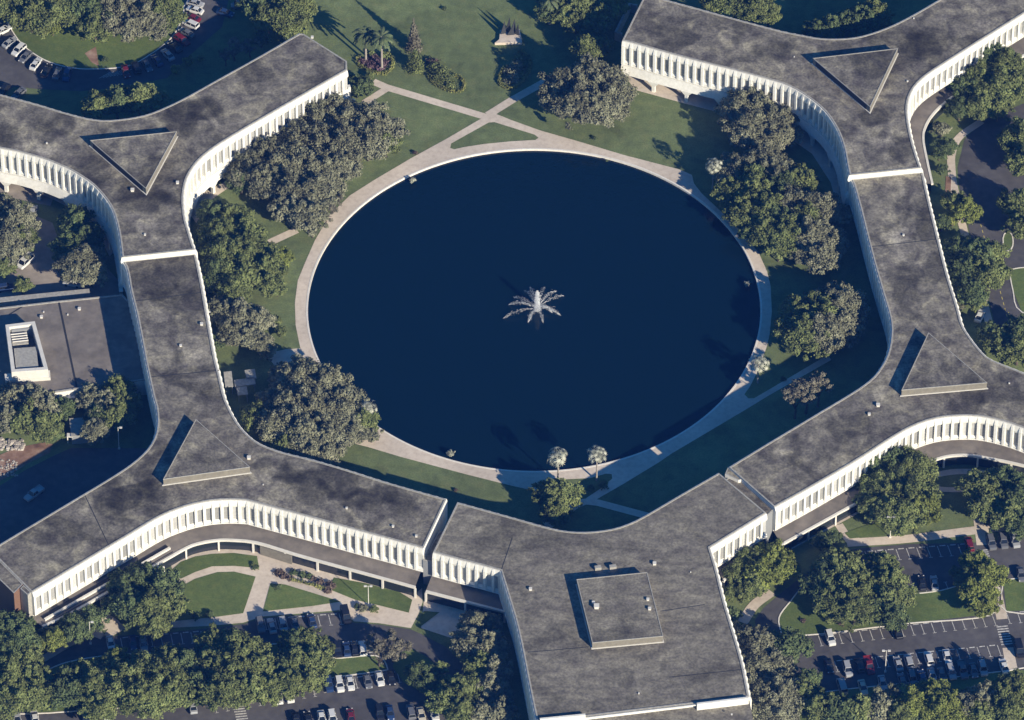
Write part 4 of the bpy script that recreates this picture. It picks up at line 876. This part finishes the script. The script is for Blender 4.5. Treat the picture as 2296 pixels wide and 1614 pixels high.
def lamp(bx, by, h, twin, label):
    p = W(bx,by); r = empty('lamp_post', p, 0, label, 'lamp post', 'lamp posts')
    m = MB(); m.tube([(0,0,0),(0,0,h)], [.11,.07], 8); m.box(-.25,.25,-.25,.25,0,.35); m.build('pole', M['white'], r)
    for s_ in ((-1,1) if twin else (1,)):
        m = MB(); m.box(min(s_*.08,s_*.35),max(s_*.08,s_*.35),-.04,.04,h-.1,h-.02); m.build('arm', M['white'], r)
        m = MB(); m.box(min(s_*.35,s_*1.0),max(s_*.35,s_*1.0),-.22,.22,h-.14,h+.06); m.build('lamp_head', M['white'], r)
for a in ((826,1358,6.9,True,'white twin-head lamp post on the courtyard lawn'),(203,1443,7.6,False,'white lamp post by the entrance apron at lower left'),(1995,1204,7.0,True,'white lamp post on the lawn before the south-east block'),
          (1984,1506,7.4,True,'white twin-head lamp post among the cars of the eastern car park'),(267,1006,7.4,False,'grey lamp post in the shade beside the west service road')): lamp(*a)

# ---------------------------------------------------------------- vehicles
PAINT = {k: simple('car_'+k, c, .35, .0, .5) for k, c in dict(white=(.62,.62,.60),silver=(.33,.34,.35),grey=(.13,.135,.145),black=(.012,.013,.016),blue=(.02,.045,.12),red=(.15,.012,.018),cream=(.5,.46,.36)).items()}
for v in PAINT.values(): v.node_tree.nodes['Principled BSDF'].inputs['Coat Weight'].default_value = .5
M['tyre'] = simple('tyre', (.015,.015,.015), .9); M['lampglass'] = simple('headlamp_glass', (.6,.6,.6), .2); M['carglass'] = simple('car_glass', (.012,.015,.018), .06, 0, .7); M['rim'] = simple('rim', (.3,.3,.31), .35, .6)
def loft(m, secs):   # secs: x, half width, z low, z high, top half width
    vs = []
    for x,hw,z0,z1,tw in secs: vs += [(x,-hw*.96,z0),(x,-hw,z0+.12),(x,-hw,z0+(z1-z0)*.62),(x,-tw,z1),(x,tw,z1),(x,hw,z0+(z1-z0)*.62),(x,hw,z0+.12),(x,hw*.96,z0)]
    n = 8; fs = [(i*n+k,(i+1)*n+k,(i+1)*n+(k+1)%n,i*n+(k+1)%n) for i in range(len(secs)-1) for k in range(n)]
    fs.append(tuple(range(n))); fs.append(tuple(reversed(range((len(secs)-1)*n, len(secs)*n)))); m.add(vs, fs, False)
def make_car(kind):
    d = {}; b = MB()
    if kind == 'saloon':
        loft(b, [(-2.3,.72,.32,.78,.6),(-2.2,.86,.24,.92,.74),(-1.3,.91,.2,1.0,.78),(0,.92,.2,.97,.8),(1.0,.91,.2,.95,.8),(1.9,.88,.22,.82,.72),(2.28,.74,.32,.66,.6)]); cab = (-1.75,-1.05,.35,1.15,.96,1.43,.60,.80)
    elif kind == 'suv':
        loft(b, [(-2.3,.82,.36,1.0,.76),(-2.2,.92,.3,1.1,.84),(0,.95,.28,1.1,.86),(1.1,.94,.28,1.06,.84),(2.0,.91,.3,.98,.78),(2.3,.8,.36,.8,.68)]); cab = (-2.2,-1.95,.5,1.15,1.08,1.72,.68,.86)
    elif kind == 'van':
        loft(b, [(-2.5,.9,.36,1.15,.88),(-2.4,.97,.3,1.2,.92),(0,.98,.28,1.2,.93),(1.6,.97,.28,1.15,.9),(2.2,.93,.3,1.02,.82),(2.5,.82,.36,.85,.7)]); cab = (-2.42,-2.3,1.1,1.75,1.18,2.05,.80,.92)
    else:
        loft(b, [(-2.75,.93,.5,1.05,.9),(-.65,.95,.42,1.08,.9),(.2,.96,.34,1.1,.88),(1.2,.95,.34,1.1,.86),(2.3,.93,.38,1.04,.82),(2.7,.84,.44,.9,.76)]); cab = (-.75,-.6,.55,1.2,1.08,1.82,.68,.86)
    x0,x1,x2,x3,zb,zt,tw,bw = cab
    # roof panel and pillars in body colour
    b.hexa([(x1-.03,-tw,zt-.03),(x2+.03,-tw,zt-.03),(x2+.03,tw,zt-.03),(x1-.03,tw,zt-.03),(x1+.05,-tw+.05,zt+.05),(x2-.05,-tw+.05,zt+.05),(x2-.05,tw-.05,zt+.05),(x1+.05,tw-.05,zt+.05)])
    for sy in (-1,1):
        for (xa,xb) in ((x0,x1),(x3,x2),((x0+x3)/2-.1,(x0+x3)/2-.1)): b.tube([(xa,sy*(bw+.01),zb),(xb,sy*(tw+.01),zt)], .045, 4, cap=False, smooth=False)
    if kind == 'pickup':
        b.box(-2.7,-.8,-.93,-.84,.9,1.28); b.box(-2.7,-.8,.84,.93,.9,1.28); b.box(-2.75,-2.66,-.92,.92,.9,1.28)
    for sy in (-1,1): b.box(x3-.35,x3-.15,min(sy*bw,sy*(bw+.2)),max(sy*bw,sy*(bw+.2)),zb,zb+.12)
    d['body'] = b.mesh('body')
    g_ = MB(); g_.hexa([(x0,-bw,zb-.04),(x3,-bw,zb-.04),(x3,bw,zb-.04),(x0,bw,zb-.04),(x1,-tw,zt),(x2,-tw,zt),(x2,tw,zt),(x1,tw,zt)]); d['windows'] = g_.mesh('windows')
    w_ = MB(); w_.tube([(0,-.11,0),(0,.11,0)], .34, 14); w_.tube([(0,-.115,0),(0,.115,0)], .2, 10); d['wheel'] = w_.mesh('wheel')
    l_ = MB(); xf = 2.28 if kind != 'pickup' else 2.66; l_.box(xf-.25,xf-.02,-.14,.14,-.07,.07); d['headlight'] = l_.mesh('headlight')
    d['xf'] = xf; d['wb'] = 1.42 if kind != 'pickup' else 1.75; d['hw'] = .82
    d['body'].materials.append(PAINT['white']); d['windows'].materials.append(M['carglass']); d['wheel'].materials.append(M['tyre']); d['headlight'].materials.append(M['lampglass'])
    return d
CARS = {k: make_car(k) for k in ('saloon','suv','van','pickup')}
NM = {'saloon':('parked_car','car'),'suv':('parked_suv','car'),'van':('parked_van','van'),'pickup':('pickup_truck','pickup truck')}
def car(cx, cy, dirv, kind, paint, label, group, flip=False):
    p = W(cx, cy, .7); q = W(cx+dirv[0], cy+dirv[1], .7); a = math.atan2(q.y-p.y, q.x-p.x)+(math.pi if flip else 0)
    a += random.Random(int(cx*3+cy)).uniform(-.03,.03); d = CARS[kind]; nm, cat = NM[kind]
    r = empty(nm, (p.x,p.y,.03), a, label, cat, group)
    ob('body', d['body'], r, PAINT[paint]); ob('windows', d['windows'], r)
    for sx in (-1,1):
        for sy in (-1,1): ob('wheel', d['wheel'], r, None, (sx*d['wb'], sy*d['hw'], .34))
    for sy in (-1,1): ob('headlight', d['headlight'], r, None, (0, sy*.6, .72))
def row(phrase, group, dirv, items):
    items = sorted(items, key=lambda t: t[0])
    cnt = {}
    for it in items: cnt[it[3]] = cnt.get(it[3],0)+1
    seen = {}
    for i, it in enumerate(items):
        x, y, kind, paint = it[:4]; dv = it[4] if len(it) > 4 else dirv
        noun = {'saloon':'car','suv':'tall car','van':'van','pickup':'pickup truck'}[kind]
        lab = f"{paint} {noun}, {ORD[i]} from left {phrase}"
        car(x, y, dv, kind, paint, lab, group, flip=(int(x)%3 == 0))
def rad(x, y): return ((215-x), (-45-y))
NW = [(8,67,'saloon','white'),(22,95,'saloon','silver'),(42,112,'suv','white'),(57,127,'saloon','grey'),(80,143,'saloon','white'),(104,157,'saloon','black'),(128,165,'saloon','grey'),(150,168,'suv','blue'),
      (282,160,'saloon','red'),(305,152,'suv','black'),(330,147,'saloon','grey'),(352,135,'saloon','blue'),(376,122,'saloon','silver'),(392,105,'saloon','black'),(408,90,'suv','red'),(418,73,'saloon','grey'),(427,54,'suv','white'),(431,39,'saloon','red'),(437,22,'saloon','white'),(438,7,'saloon','silver')]
row('around the circular island', 'cars ringed around the circular island', (0,-10), [(x,y,k,c,rad(x,y)) for x,y,k,c in NW])
row('behind the north-west block', 'cars behind the north-west block', (-12,16), [(8,200,'saloon','black'),(42,209,'saloon','grey',(20,-18)),(505,28,'saloon','blue',(30,8)),(540,12,'van','grey',(30,-2))])
row('in the first row below the courtyard', 'cars in the first row below the courtyard', (6,24), [(584,1401,'suv','grey'),(609,1403,'saloon','silver'),(634,1401,'suv','silver'),(661,1398,'saloon','grey'),(699,1391,'saloon','blue'),(775,1379,'van','black')])
row('near the pale apron at lower left', 'cars near the lower left apron', (4,24), [(248,1441,'saloon','white'),(298,1440,'saloon','blue'),(322,1443,'suv','silver')])
row('in the short row under the bare tree', 'cars in the short row under the bare tree', (4,24), [(757,1456,'suv','black'),(777,1454,'saloon','blue'),(795,1453,'saloon','black'),(813,1453,'suv','white')])
row('in the row below the small lawn', 'cars in the row below the small lawn', (5,24), [(624,1561,'saloon','white'),(649,1558,'suv','white'),(737,1534,'suv','blue'),(761,1534,'suv','white'),(785,1530,'saloon','white'),(824,1526,'saloon','grey'),(851,1520,'saloon','white'),(877,1519,'saloon','black'),(432,1582,'saloon','silver')])
row('along the bottom edge', 'cars along the bottom edge', (5,24), [(38,1609,'saloon','silver'),(78,1608,'saloon','white'),(192,1602,'saloon','blue'),(237,1598,'saloon','silver'),(664,1613,'saloon','black'),(690,1611,'saloon','black'),(721,1609,'saloon','white'),(745,1609,'suv','white'),(786,1604,'saloon','red'),(851,1597,'suv','black'),(874,1597,'saloon','blue'),(921,1595,'suv','grey'),(944,1602,'saloon','cream'),(974,1600,'suv','white')])
row('in the nearly empty right row', 'cars in the nearly empty stall row', (7,24), [(1861,1430,'suv','white'),(2013,1415,'saloon','black')])
row('in the right double row, upper side', 'upper half of the double parking row', (7,24), [(1858,1492,'saloon','black'),(1900,1500,'suv','silver'),(1926,1492,'suv','black'),(1948,1492,'pickup','red'),(2013,1487,'saloon','silver'),(2037,1482,'suv','silver'),(2082,1476,'suv','white'),(2123,1472,'saloon','white'),(2250,1492,'saloon','white'),(2284,1455,'van','black')])
row('in the right double row, lower side', 'lower half of the double parking row', (7,24), [(1887,1538,'van','silver'),(1934,1540,'saloon','cream'),(1978,1530,'saloon','silver'),(2022,1524,'saloon','grey'),(2045,1520,'suv','grey'),(2067,1517,'saloon','blue'),(2089,1513,'saloon','silver'),(2111,1512,'saloon','grey'),(2132,1506,'suv','silver'),(2158,1502,'pickup','grey'),(2182,1502,'saloon','grey'),(2203,1498,'suv','silver')])
row('in the row nearest the south-east block', 'cars before the south-east block', (6,24), [(2172,1219,'suv','red'),(2222,1216,'suv','grey'),(2249,1213,'suv','grey'),(2275,1211,'suv','silver')])
row('in the small shaded right row', 'cars in the small shaded row', (4,24), [(2067,1306,'saloon','black'),(2094,1306,'saloon','silver'),(2288,1287,'saloon','grey')])
row('in the west yard', 'vehicles in the west yard', (28,-26), [(57,587,'van','white'),(74,474,'saloon','silver',(6,-24)),(11,645,'suv','blue',(24,-4)),(162,634,'saloon','white',(24,4))])
car(76,1107,(-28,20),'pickup','silver','silver pickup truck alone on the shaded west service road','vehicle on the west service road')
car(2196,707,(10,-24),'saloon','white','white car alone beside the east road walkway','vehicle beside the east road')

# pale rocks and rubble on the bank beside the service road
def rubble(name, label, x0, x1, y0, y1, n, seed, smin=.3, smax=.9):
    rr = random.Random(seed); m = MB()
    for _ in range(n):
        p = W(rr.uniform(x0,x1), rr.uniform(y0,y1)); s_ = rr.uniform(smin,smax); q = []
        for k in range(6):
            a = k*1.047+rr.uniform(-.3,.3); q.append((p.x+math.cos(a)*s_*rr.uniform(.7,1.1), p.y+math.sin(a)*s_*rr.uniform(.7,1.1)))
        z = s_*rr.uniform(.4,.8); c = (sum(a for a,_ in q)/6, sum(b for _,b in q)/6)
        m.add([(a,b,-.05) for a,b in q]+[(c[0]+(a-c[0])*.6, c[1]+(b-c[1])*.6, z) for a,b in q], [(k,(k+1)%6,6+(k+1)%6,6+k) for k in range(6)]+[tuple(range(6,12))])
    return tag(m.build(name, M['rock'], None), label, 'rocks', None, 'stuff')
rubble('rocks', 'pale boulders and rubble along the bank at the left edge', -10, 52, 985, 1008, 70, 4)
rubble('rocks', 'scattered dark rubble on the reddish soil bank', 0, 40, 1030, 1068, 60, 5, .2, .5)

# ---------------------------------------------------------------- thin blue air between the aircraft and the ground
m = MB(); m.box(-1500, 1500, CAM.y-60, 900, -2.5, CAM.z+30); hz = m.mesh('haze')
hm = bpy.data.materials.new('haze'); hm.use_nodes = True; t = hm.node_tree; t.nodes.remove(t.nodes['Principled BSDF'])
pv = t.nodes.new('ShaderNodeVolumePrincipled'); pv.inputs['Color'].default_value = (.06,.23,1,1); pv.inputs['Density'].default_value = 3.8e-5; pv.inputs['Anisotropy'].default_value = 0
t.links.new(pv.outputs[0], t.nodes['Material Output'].inputs['Volume'])
tag(ob('haze', hz, None, hm), kind='stuff')
